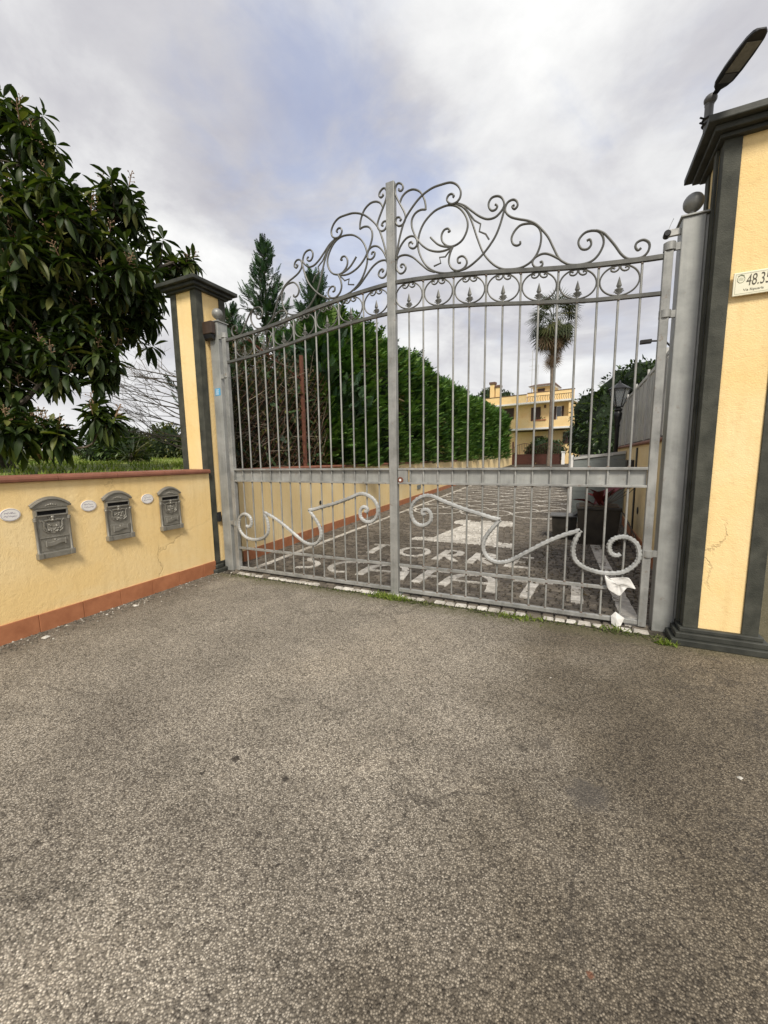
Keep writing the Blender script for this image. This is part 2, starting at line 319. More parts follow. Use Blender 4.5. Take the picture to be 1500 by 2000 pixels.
class MB:
    def __init__(s, xf=None): s.v = []; s.f = []; s.xf = xf
    def add(s, vs, fs):
        n = len(s.v)
        if s.xf is not None: vs = [tuple(s.xf @ Vector(p)) for p in vs]
        s.v += [tuple(p) for p in vs]; s.f += [tuple(i + n for i in f) for f in fs]; return s
    def box(s, x0, x1, y0, y1, z0, z1):
        v = [(x, y, z) for z in (z0, z1) for y in (y0, y1) for x in (x0, x1)]
        return s.add(v, [(0, 2, 3, 1), (4, 5, 7, 6), (0, 1, 5, 4), (2, 6, 7, 3), (0, 4, 6, 2), (1, 3, 7, 5)])
    def prism(s, poly, axis, a, b):
        """poly: list of 2D (ccw); extruded along axis from a to b"""
        n = len(poly)
        def m(p, t):
            return {'x': (t, p[0], p[1]), 'y': (p[0], t, p[1]), 'z': (p[0], p[1], t)}[axis]
        v = [m(p, a) for p in poly] + [m(p, b) for p in poly]
        f = [tuple(range(n))[::-1], tuple(range(n, 2 * n))] + [(i, (i + 1) % n, n + (i + 1) % n, n + i) for i in range(n)]
        return s.add(v, f)
    def frustum(s, cx, cy, z0, z1, r0, r1, n=4, rot=math.pi / 4, sy=1.0):
        v = []
        for z, r in ((z0, r0), (z1, r1)):
            for i in range(n):
                a = rot + 2 * math.pi * i / n; v.append((cx + r * math.cos(a), cy + sy * r * math.sin(a), z))
        return s.add(v, [tuple(range(n))[::-1], tuple(range(n, 2 * n))] + [(i, (i + 1) % n, n + (i + 1) % n, n + i) for i in range(n)])
    def lathe(s, prof, cx=0, cy=0, n=16, axis='z'):
        v = []; f = []
        for r, z in prof:
            for i in range(n):
                a = 2 * math.pi * i / n
                q = (r * math.cos(a), r * math.sin(a), z)
                if axis == 'y': q = (q[0], q[2], q[1])
                if axis == 'x': q = (q[2], q[0], q[1])
                v.append((q[0] + cx, q[1] + cy, q[2]))
        for k in range(len(prof) - 1):
            for i in range(n):
                j = (i + 1) % n; f.append((k * n + i, k * n + j, (k + 1) * n + j, (k + 1) * n + i))
        f.append(tuple(range(n))[::-1]); f.append(tuple(range((len(prof) - 1) * n, len(prof) * n)))
        return s.add(v, f)
    def tube(s, path, r, n=6, r_end=None, square=False, cap=True):
        P = [Vector(p) for p in path]
        if len(P) < 2: return s
        rs = r if isinstance(r, (list, tuple)) else [r + ((r_end if r_end is not None else r) - r) * i / (len(P) - 1) for i in range(len(P))]
        T = []
        for i in range(len(P)):
            a = P[max(i - 1, 0)]; b = P[min(i + 1, len(P) - 1)]; d = (b - a)
            T.append(d.normalized() if d.length > 1e-9 else Vector((0, 0, 1)))
        up = Vector((0, 1, 0)) if abs(T[0].y) < 0.9 else Vector((1, 0, 0))
        v = []; f = []
        nrm = (up - T[0] * up.dot(T[0])).normalized()
        for i in range(len(P)):
            nrm = (nrm - T[i] * nrm.dot(T[i]))
            if nrm.length < 1e-6: nrm = T[i].orthogonal()
            nrm.normalize(); bn = T[i].cross(nrm)
            for k in range(n):
                a = 2 * math.pi * (k + (0.5 if square else 0)) / n
                q = P[i] + nrm * (rs[i] * math.cos(a)) + bn * (rs[i] * math.sin(a)); v.append(tuple(q))
        for i in range(len(P) - 1):
            for k in range(n):
                j = (k + 1) % n; f.append((i * n + k, i * n + j, (i + 1) * n + j, (i + 1) * n + k))
        if cap:
            f.append(tuple(range(n))[::-1]); f.append(tuple(range((len(P) - 1) * n, len(P) * n)))
        return s.add(v, f)
    def sphere(s, c, r, n=12, m=8, sx=1, sy=1, sz=1):
        v = []; f = []
        for i in range(m + 1):
            a = math.pi * i / m
            for k in range(n):
                b = 2 * math.pi * k / n
                v.append((c[0] + sx * r * math.sin(a) * math.cos(b), c[1] + sy * r * math.sin(a) * math.sin(b), c[2] + sz * r * math.cos(a)))
        for i in range(m):
            for k in range(n):
                j = (k + 1) % n; f.append((i * n + k, (i + 1) * n + k, (i + 1) * n + j, i * n + j))
        return s.add(v, f)
    def build(s, name, mat, parent=None, smooth=False, bevel=0, local=False):
        me = bpy.data.meshes.new(name)
        me.from_pydata(s.v, [], s.f); me.validate(); 
        if smooth:
            me.polygons.foreach_set('use_smooth', [True] * len(me.polygons))
            try: me.set_sharp_from_angle(angle=math.radians(50))
            except Exception: pass
        me.materials.append(MAT[mat] if isinstance(mat, str) else mat)
        return place(name, me, parent, bevel, local)
def place(name, me, parent=None, bevel=0, local=False):
    o = bpy.data.objects.new(name, me); col.objects.link(o)
    if parent is not None:
        top = parent
        o.parent = parent
        if not local and root_inv(parent) is not None:
            me.transform(root_inv(parent))
        if root_inv(parent) is None:       # parent is a part mesh: same frame as its root
            rp = parent
            while rp.parent is not None: rp = rp.parent
            if not local and LOC.get(rp.name) is not None: me.transform(LOC[rp.name])
    if bevel:
        b = o.modifiers.new('bevel', 'BEVEL'); b.width = bevel; b.segments = 2; b.limit_method = 'ANGLE'; b.angle_limit = math.radians(40)
    return o
def catmull(pts, sub=6):
    P = [Vector(p) for p in pts]; out = []
    for i in range(len(P) - 1):
        p0 = P[max(i - 1, 0)]; p1 = P[i]; p2 = P[i + 1]; p3 = P[min(i + 2, len(P) - 1)]
        for k in range(sub):
            t = k / sub
            out.append(0.5 * ((2 * p1) + (p2 - p0) * t + (2 * p0 - 5 * p1 + 4 * p2 - p3) * t * t + (3 * p1 - p0 - 3 * p2 + p3) * t ** 3))
    out.append(P[-1]); return out
def interp(x, tab):
    x = abs(x)
    for (x0, z0), (x1, z1) in zip(tab, tab[1:]):
        if x <= x1: return z0 + (z1 - z0) * (x - x0) / (x1 - x0)
    return tab[-1][1]

# --- instanced foliage: one joined mesh from many transforms of a template
def frames(dirs, ups):
    d = dirs / np.maximum(np.linalg.norm(dirs, axis=1, keepdims=True), 1e-9)
    x = np.cross(d, ups); ln = np.linalg.norm(x, axis=1, keepdims=True); x = np.where(ln < 1e-6, [[1, 0, 0]], x / np.maximum(ln, 1e-9))
    z = np.cross(x, d)
    return np.stack([x, d, z], 2)           # columns: side, along, normal
def scatter(name, tmpl, pos, fr, scl, mat, parent=None, kind='stuff', tints=None, shade_smooth=True):
    tv, tf = tmpl; tv = np.asarray(tv, float); n = len(pos); nv = len(tv)
    scl = np.asarray(scl, float)
    if scl.ndim == 1: scl = np.repeat(scl[:, None], 3, 1)
    V = np.einsum('nij,nvj->nvi', fr, tv[None] * scl[:, None, :]) + pos[:, None, :]
    V = V.reshape(-1, 3)
    inv = None
    if parent is not None:
        rp = parent
        while rp.parent is not None: rp = rp.parent
        inv = LOC.get(rp.name)
    if inv is not None:
        m = np.array(inv); V = V @ m[:3, :3].T + m[:3, 3]
    tf = np.asarray(tf, np.int32); k = tf.shape[1]
    Fi = (tf[None] + (np.arange(n) * nv)[:, None, None]).reshape(-1)
    me = bpy.data.meshes.new(name)
    me.vertices.add(len(V)); me.vertices.foreach_set('co', V.astype(np.float32).ravel())
    nf = n * len(tf)
    me.loops.add(len(Fi)); me.loops.foreach_set('vertex_index', Fi.astype(np.int32))
    me.polygons.add(nf); me.polygons.foreach_set('loop_start', np.arange(0, nf * k, k, dtype=np.int32))
    me.update(calc_edges=True)
    if shade_smooth: me.polygons.foreach_set('use_smooth', np.ones(nf, bool))
    a = me.attributes.new('tint', 'FLOAT', 'FACE')
    tt = nrs.rand(n) if tints is None else np.asarray(tints)
    a.data.foreach_set('value', np.repeat(tt, len(tf)).astype(np.float32))
    me.materials.append(MAT[mat])
    o = bpy.data.objects.new(name, me); col.objects.link(o)
    if parent is not None: o.parent = parent
    if kind: o['kind'] = kind
    return o
def rdirs(n):
    d = nrs.normal(size=(n, 3)); return d / np.linalg.norm(d, axis=1, keepdims=True)
UPZ = np.array([[0, 0, 1.0]])

# templates (along +Y, normal +Z)
def leaf_tmpl(prof, bend=-0.35, fold=0.12):
    v = []; f = []
    for i, (y, hw) in enumerate(prof):
        z = bend * y * y
        v += [(-hw, y, z + fold * hw * 2), (0, y, z), (hw, y, z + fold * hw * 2)]
    for i in range(len(prof) - 1):
        a = 3 * i; f += [(a, a + 1, a + 4, a + 3), (a + 1, a + 2, a + 5, a + 4)]
    return v, f
LOQ = [leaf_tmpl([(0, .01), (.12, .05), (.35, .115), (.6, .15), (.82, .11), (1.0, .012)], b, fo) for b, fo in ((-.18, .35), (-.4, .3), (-.65, .25), (-.05, .4))]
OVAL = leaf_tmpl([(0, .02), (.3, .2), (.65, .22), (1, .02)], -.2, .15)
BLADE = leaf_tmpl([(0, .03), (.5, .022), (1, .002)], .35, 0)
def frond():
    v = []; f = []
    def rh(o, d, L, W):
        n = len(v); px, py = -d[1], d[0]
        v.extend([(o[0], o[1], 0), (o[0] + d[0] * L * .5 + px * W, o[1] + d[1] * L * .5 + py * W, .02), (o[0] + d[0] * L, o[1] + d[1] * L, -.03), (o[0] + d[0] * L * .5 - px * W, o[1] + d[1] * L * .5 - py * W, .02)])
        f.append((n, n + 1, n + 2, n + 3))
    for i in range(6):
        y = .08 + .15 * i; L = .42 * (1 - .75 * (i / 6)); 
        for s in (-1, 1):
            a = math.radians(42); rh((0, y), (s * math.sin(a), math.cos(a)), L, .05)
    rh((0, 0), (0, 1), 1.0, .045); rh((0, .75), (0.15, .95), .3, .05)
    return v, f
FROND = frond()

# ================================================================== THE SETTING: ground, road, field
def sheet(name, x0, x1, y0, y1, z, mat, nx=1, ny=1, zf=None):
    v = []; f = []
    for j in range(ny + 1):
        for i in range(nx + 1):
            x = x0 + (x1 - x0) * i / nx; y = y0 + (y1 - y0) * j / ny
            v.append((x, y, zf(x, y) if zf else z))
    for j in range(ny):
        for i in range(nx):
            a = j * (nx + 1) + i; f.append((a, a + 1, a + nx + 2, a + nx + 1))
    m = MB(); m.add(v, f); return m.build(name, mat)
setp(sheet('ground', -900, 900, -900, 900, -0.08, 'hill'), kind='structure')
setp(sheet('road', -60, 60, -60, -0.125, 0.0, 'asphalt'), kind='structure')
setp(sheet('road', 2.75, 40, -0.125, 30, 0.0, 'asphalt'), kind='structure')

def drive_z(y): return 0.0 if y < 16 else 0.62 * min(1.0, (y - 16) / 22.0)
def lwall_x(y):                          # inner left wall face
    if y < 22: return -2.417 - 0.0885 * (y - 0.336)
    return -4.335 + 0.004 * (y - 22)
# field, held back by the walls on the left
def field_z(x, y):
    edge = lwall_x(y) - 0.25 if y > 0 else -2.65
    d = max(0.0, edge - x)
    return 1.21 + min(0.030 * d, 0.55) + 0.03 * math.sin(x * .7) * math.cos(y * .6) + drive_z(y)
fm = MB(); v = []; f = []
ys = [-14 + i * 0.8 for i in range(90)]; ds = [0, .4, 1, 2, 3, 4.5, 6, 8, 11, 15, 20, 28, 40, 60, 90, 140]
for y in ys:
    e = (lwall_x(y) - 0.22) if y > 0.3 else (-2.66 if y > -0.3 else -2.40 + 0.038 * -(y + .2) * 0 - 0.26)
    for dd in ds: v.append((e - dd, y, field_z(e - dd, y)))
nd = len(ds)
for j in range(len(ys) - 1):
    for i in range(nd - 1): a = j * nd + i; f.append((a + 1, a, a + nd, a + nd + 1))
fm.add(v, f); setp(fm.build('field', 'field', smooth=True), kind='structure')
# low far hills closing the view
hm = MB()
for (cx, cy, rx, h, ang) in ((-160, 60, 120, 7, 0), (-120, 190, 140, 8, 0), (60, 330, 220, 9, 0)):
    vv = []; ff = []; n = 24
    for i in range(n + 1):
        t = -1 + 2 * i / n; zt = h * (1 - t * t) * (0.8 + .2 * math.sin(i * 1.7))
        for q, zq in ((-1, -1), (0, zt), (1, -1)): vv.append((cx + t * rx, cy + q * 40, zq))
    for i in range(n):
        for q in range(2): a = i * 3 + q; ff.append((a, a + 3, a + 4, a + 1))
    hm.add(vv, ff)
setp(hm.build('hills', 'hill', smooth=True), kind='structure')

# ------------------------------------------------------------------ driveway of setts with lettering
LET = {"S":[[[-1.58,0.4],[-1.41,0.47],[-1.38,0.6],[-1.48,0.72],[-1.6,0.74],[-1.68,0.85],[-1.61,0.94],[-1.39,0.98]]],"C":[[[-0.88,0.45],[-1.01,0.42],[-1.14,0.53],[-1.18,0.71],[-1.09,0.88],[-0.83,0.97]]],"A":[[[-0.66,0.41],[-0.67,0.77],[-0.52,0.95],[-0.35,0.95],[-0.22,0.81],[-0.15,0.43]],[[-0.64,0.65],[-0.2,0.69]]],"F":[[[0.06,0.39],[0.08,0.91]],[[0.08,0.91],[0.31,0.93]],[[0.07,0.68],[0.23,0.69]]],"A2":[[[0.36,0.4],[0.40,0.75],[0.53,0.91],[0.72,0.91],[0.84,0.76],[0.88,0.37]],[[0.41,0.63],[0.83,0.66]]],"T2":[[[1.03,0.89],[1.45,0.92]],[[1.26,0.91],[1.22,0.36]]],"I":[[[1.68,0.96],[1.68,0.38]]],"T":[[[-1.26,2.02],[-0.94,2.04]],[[-1.10,2.03],[-1.06,1.46]]],"O":[[[-0.29,1.84],[-0.27,1.74],[-0.29,1.65],[-0.33,1.58],[-0.39,1.53],[-0.47,1.52],[-0.54,1.54],[-0.62,1.6],[-0.67,1.69],[-0.69,1.79],[-0.68,1.88],[-0.64,1.97],[-0.58,2.02],[-0.49,2.04],[-0.41,2.01],[-0.34,1.94],[-0.29,1.84]]],"R":[[[-0.05,1.44],[-0.03,2.04]],[[-0.03,2.04],[0.13,2.02],[0.18,1.88],[0.13,1.76],[-0.03,1.73]],[[0.0,1.72],[0.22,1.44]]],"R2":[[[0.41,1.44],[0.43,2.04]],[[0.43,2.04],[0.59,2.02],[0.64,1.89],[0.59,1.77],[0.43,1.73]],[[0.46,1.72],[0.67,1.46]]],"E":[[[0.90,1.44],[0.94,2.0]],[[0.94,1.99],[1.16,2.01]],[[0.92,1.72],[1.08,1.72]],[[0.90,1.46],[1.15,1.46]]]}
THICK = {'S': .045, 'C': .05, 'O': .038, 'T': .05}
TOWER = [(-0.9, 2.60), (-0.9, 2.90), (-0.60, 2.92), (-0.55, 3.42), (-0.45, 4.2), (-0.42, 4.42), (-0.66, 4.54), (-0.72, 4.73), (-0.66, 5.08), (-0.42, 5.14), (-0.42, 4.9), (-0.20, 4.9), (-0.20, 5.14), (0.02, 5.14), (0.02, 4.9), (0.2, 4.9), (0.2, 5.16), (0.45, 5.14), (0.53, 4.85), (0.53, 4.52), (0.29, 4.42), (0.40, 3.69), (0.52, 2.92), (0.79, 2.88), (0.79, 2.56), (0.3, 2.60)]
SEGS = []
for kx, strokes in LET.items():
    for s_ in strokes:
        for a_, b_ in zip(s_, s_[1:]): SEGS.append((a_[0], a_[1], b_[0], b_[1], THICK.get(kx, .052)))
SEGS.append((-2.03, .354, -3.135, 17.7, .045)); SEGS.append((2.09, -0.02, 1.93, 3.2, .06))
SEG = np.array(SEGS); TW = np.array(TOWER)
def white_mask(X, Y):
    out = np.zeros(X.shape, bool)
    if 2.5 < Y < 5.3:
        ins = np.zeros(X.shape, bool)
        for i in range(len(TW)):
            (xa, ya), (xb, yb) = TW[i], TW[(i + 1) % len(TW)]
            if (ya > Y) != (yb > Y): ins ^= X < (xb - xa) * (Y - ya) / (yb - ya) + xa
        out |= ins
    return out
drive = thing('driveway', None, None, (0, 0, 0)); drive['kind'] = 'structure'
m = MB(); vv = []; ff = []
yy = [-0.125, 4, 8, 12, 16, 20, 25, 30, 34, 38, 44]
for y in yy:
    for x in (lwall_x(max(y, .3)) - .1, 2.75): vv.append((x, y, drive_z(y) + .002))
for i in range(len(yy) - 1): ff.append((2 * i, 2 * i + 1, 2 * i + 3, 2 * i + 2))
m.add(vv, ff); m.build('bedding', 'sett_bed', drive)
setts = []       # (x0,x1,y0,y1,z,white)
y = -0.105
while y < 24:
    rh = (0.068 if y < 6 else (.075 if y < 12 else .09)) * rnd.uniform(.92, 1.08)
    yc = y + rh / 2
    xl, xr = (lwall_x(max(yc, .34)) + .005), 2.50
    if y < 0: xl, xr = -2.2, 2.18
    XS = np.arange(xl, xr, .01); W = white_mask(XS, yc)
    if y < -0.05: W = np.sin(XS * 9.1 + 1.3 * np.sin(XS * 3.3)) > -.86
    cuts = [0] + list(np.where(W[1:] != W[:-1])[0] + 1) + [len(XS)]
    for a, b in zip(cuts, cuts[1:]):
        L = (b - a) * .01; wh = bool(W[a]); x0 = xl + a * .01
        if y < 12: nseg = max(1, int(round(L / rnd.uniform(.09, .115))))
        else: nseg = max(1, int(round(L / .14)))
        cut = [0] + sorted((i + rnd.uniform(-.18, .18)) / nseg for i in range(1, nseg)) + [1]
        for c0, c1 in zip(cut, cut[1:]): setts.append((x0 + L * c0, x0 + L * c1, y, y + rh, drive_z(yc), wh))
    y += rh
g = .004
def sett_verts(x0, x1, y0, y1, z):
    zt = z + .016 + rnd.uniform(-.004, .005); t = [rnd.uniform(-.002, .002) for _ in range(4)]; i = .008
    i = min(i, (x1 - x0) * .2)
    return [(x0 + g, y0 + g, z), (x1 - g, y0 + g, z), (x1 - g, y1 - g, z), (x0 + g, y1 - g, z),
            (x0 + g + i, y0 + g + i, zt + t[0]), (x1 - g - i, y0 + g + i, zt + t[1]), (x1 - g - i, y1 - g - i, zt + t[2]), (x0 + g + i, y1 - g - i, zt + t[3])]
SF = [(4, 5, 6, 7), (0, 1, 5, 4), (1, 2, 6, 5), (2, 3, 7, 6), (3, 0, 4, 7)]
vis = [s for s in setts if s[1] - s[0] > .03]
def app(s):
    c = np.array([(s[0] + s[1]) / 2, (s[2] + s[3]) / 2, 0]); d = c - CAM; return (s[1] - s[0]) / (d[0] ** 2 + d[1] ** 2 + d[2] ** 2) ** .75
top300 = set(id(s) for s in sorted(vis, key=app, reverse=True)[:300])
rest = {True: MB(), False: MB()}
for s in setts:
    if id(s) in top300:
        cx, cy = (s[0] + s[1]) / 2, (s[2] + s[3]) / 2
        mm = MB(); mm.add([(a - cx, b - cy, c) for a, b, c in sett_verts(*s[:5])], SF)
        o = mm.build('sett', 'sett_white' if s[5] else 'sett_dark', drive, local=True); o.location = (cx, cy, 0)
    else: rest[s[5]].add(sett_verts(*s[:5]), SF)
for wh, mb in rest.items():
    o = mb.build('paving_setts', 'sett_white' if wh else 'sett_dark', drive); o['kind'] = 'stuff'
    me = o.data; a = me.attributes.new('tint', 'FLOAT', 'FACE'); n = len(me.polygons) // 5
    a.data.foreach_set('value', np.repeat(nrs.rand(n), 5)[:len(me.polygons)].astype(np.float32))

# inlaid white letters, border lines and fish-scale arcs: bands of cut white stone
def band(mb, pts, wf, piece=.062, z=.020, gap=.003):
    P = [Vector((a, b, 0)) for a, b in pts]
    L = [0]
    for a, b in zip(P, P[1:]): L.append(L[-1] + (b - a).length)
    n = max(1, int(round(L[-1] / piece)))
    def at(u):
        for i in range(len(P) - 1):
            if u <= L[i + 1] or i == len(P) - 2:
                q = (u - L[i]) / max(L[i + 1] - L[i], 1e-6); return P[i].lerp(P[i + 1], q), (P[i + 1] - P[i]).normalized()
    for i in range(n):
        u0, u1 = L[-1] * i / n + gap / 2, L[-1] * (i + 1) / n - gap / 2
        (a, da), (b, db) = at(u0), at(u1); am, dm_ = at((u0 + u1) / 2)
        if da.dot(db) > .5: da = db = dm_ if len(P) == 2 else dm_
        h = wf(dm_) / 2 * rnd.uniform(.94, 1.06); na = Vector((-dm_.y, dm_.x, 0))
        if len(P) > 2:
            pa, pb = at(max(0, u0 - .03))[0], at(min(L[-1], u0 + .03))[0]; t0 = (pb - pa).normalized()
            pa, pb = at(max(0, u1 - .03))[0], at(min(L[-1], u1 + .03))[0]; t1 = (pb - pa).normalized()
            n0, n1 = Vector((-t0.y, t0.x, 0)), Vector((-t1.y, t1.x, 0))
        else: n0 = n1 = na
        zt = z + rnd.uniform(-.001, .002) + drive_z(a.y)
        c = [a - n0 * h, a + n0 * h, b + n1 * h, b - n1 * h]
        v = [(q.x, q.y, zt - .018) for q in c] + [(q.x, q.y, zt) for q in c]
        mb.add(v, [(7, 6, 5, 4), (4, 5, 1, 0), (5, 6, 2, 1), (6, 7, 3, 2), (7, 4, 0, 3)])
def tinted(o):
    me = o.data; a = me.attributes.new('tint', 'FLOAT', 'FACE'); n = len(me.polygons) // 5 + 1
    a.data.foreach_set('value', np.repeat(nrs.rand(n), 5)[:len(me.polygons)].astype(np.float32)); return o
for kx, strokes in LET.items():
    mb = MB()
    for i_, s_ in enumerate(strokes):
        pts = [tuple(q)[:2] for q in catmull([(a, b, 0) for a, b in s_], 4)] if len(s_) > 2 else s_
        if kx in 'SCO': wf = lambda d: .058 + .02 * abs(d.y)
        else: wf = lambda d: .050 + .058 * abs(d.y) ** 2
        band(mb, pts, wf, .07, .021 + .0015 * i_)
    tinted(mb.build('letter_inlay', 'sett_white', drive))
for pts, wd_ in (([(-2.03, .1), (-3.135, 17.7)], .085), ([(2.09, -0.0), (1.93, 3.2)], .13)):
    mb = MB(); band(mb, pts, lambda d: wd_, .10, .0205); tinted(mb.build('border_line', 'sett_white', drive))
for j in range(0, 22):
    cy = 6.35 + j * .62
    for c in range(-3, 4):
        cx = -0.36 + (.62 if j % 2 else 0.0) + c * 1.24 - .06 * (cy - 6.3)
        a0, a1 = (-180, 180) if j == 0 else (8, 172)
        pts = [(cx + .60 * math.cos(math.radians(a0 + (a1 - a0) * q / 24)), cy + .60 * math.sin(math.radians(a0 + (a1 - a0) * q / 24))) for q in range(25)]
        pts = [p for p in pts if lwall_x(p[1]) + .5 < p[0] < 1.95]
        if len(pts) < 6: continue
        mb = MB(); band(mb, pts, lambda d: .05, .09 if j < 8 else .2, .0205 + .0008 * ((j + c) % 3)); tinted(mb.build('arc_inlay', 'sett_white', drive))

# ================================================================== PILLARS
def pillar(cx, label, broken=False):
    t = thing('gate_pillar', label, 'pillar', (cx, .075, 0), 'stone trimmed pillars of the gateway')
    h = .215; y0, y1 = -.14, .29; x0, x1 = cx - h, cx + h; zt = 3.345; zb = .12
    MB().box(x0 + .012, x1 - .012, y0 + .012, y1 - .012, zb, zt).build('shaft', 'plaster', t)
    wv = .092
    for sx, X in ((1, x0), (-1, x1)):
        for sy, Y in ((1, y0), (-1, y1)):
            p = [(X, Y), (X + sx * wv, Y), (X + sx * wv, Y + sy * .016), (X + sx * .016, Y + sy * .016), (X + sx * .016, Y + sy * wv), (X, Y + sy * wv)]
            if sx * sy < 0: p = p[::-1]
            MB().prism(p, 'z', zb, zt).build('corner_trim', 'trim', t, bevel=.003)
    cap = None
    for ov, a, b in ((.03, zt, zt + .026), (.068, zt + .026, zt + .062), (.112, zt + .062, zt + .105)):
        q = MB().box(x0 - ov, x1 + ov, y0 - ov, y1 + ov, a, b).build('cap_moulding', 'trim_cap', t, bevel=.006)
    MB().frustum(cx, .075, zt + .105, zt + .135, (h + .10) * 1.414, .06).build('cap_top', 'trim_cap', t)
    if not broken:
        for ov, a, b in ((.078, 0, .048), (.05, .048, .09), (.024, .09, .122)):
            MB().box(x0 - ov, x1 + ov, y0 - ov, y1 + ov, a, b).build('plinth_step', 'trim_cap', t, bevel=.006)
    else:
        MB().box(x0 - .02, x1 + .006, y0 - .006, y1 + .02, 0, .122).build('plinth_step', 'trim_cap', t, bevel=.006)
        # remains of the plinth moulding, broken off at the corner
        MB().prism([(x1 + .006, -.20), (x1 + .07, -.17), (x1 + .085, -.06), (x1 + .06, .03), (x1 + .006, .05)], 'z', 0, .05).build('broken_plinth', 'trim_cap', t, bevel=.01)
        MB().prism([(x1 + .006, -.17), (x1 + .045, -.14), (x1 + .05, -.05), (x1 + .006, 0)], 'z', .05, .1).build('broken_plinth', 'trim_cap', t, bevel=.01)
    return t
pillar(-2.625, 'yellow pillar with dark corner trim rising behind the mailbox wall', True)
pillar(2.592, 'yellow pillar with dark corner trim carrying the number sign and LED lamp')

# ------------------------------------------------------------------ steel posts
def steel_post(s, label):
    xa, xb = (2.21, 2.345) if s > 0 else (-2.385, -2.25)
    t = thing('gate_post', label, 'post', ((xa + xb) / 2, .075, 0), 'steel hinge posts of the gate')
    zt = 3.005
    MB().box(xa, xb, 0, .15, 0.0, zt).build('shaft', 'post_paint', t, bevel=.006)
    if s > 0: MB().box(xb + .002, 2.376, .012, .15, .02, zt - .006).build('filler_plate', 'post_paint', t, bevel=.004)
    if s > 0: MB().box(2.3605, 2.3755, -.050, .0115, .125, 3.344).build('gap_shade_strip', 'trim', t)  # added dark strip standing in for the shade in the gap by the pillar
    MB().box(xa - .012, xb + (.03 if s > 0 else .012), -.012, .162, zt + .001, zt + .012).build('cap_plate', 'post_paint', t, bevel=.002)
    cx = (xa + xb) / 2
    MB().lathe([(.018, zt + .012), (.018, zt + .06)], cx, .075, 10).sphere((cx, .075, zt + .115), .062, 20, 14).build('ball_finial', 'gate_paint', t, smooth=True)
    for z in (2.83, 2.38, .62):
        hx = s * 2.145; e = xa if s > 0 else xb
        hm = MB().lathe([(.034, z - .028), (.038, z - .026), (.038, z + .026), (.034, z + .028)], hx, 0.0, 18)
        hm.box(min(hx + s * .03, e), max(hx + s * .03, e), .004, .022, z - .024, z + .024)
        hm.build('hinge', 'gate_paint', t, smooth=True)
    return t
steel_post(-1, 'grey steel gate post with ball finial beside the mailboxes')
steel_post(1, 'grey steel gate post with ball finial beside the number pillar')

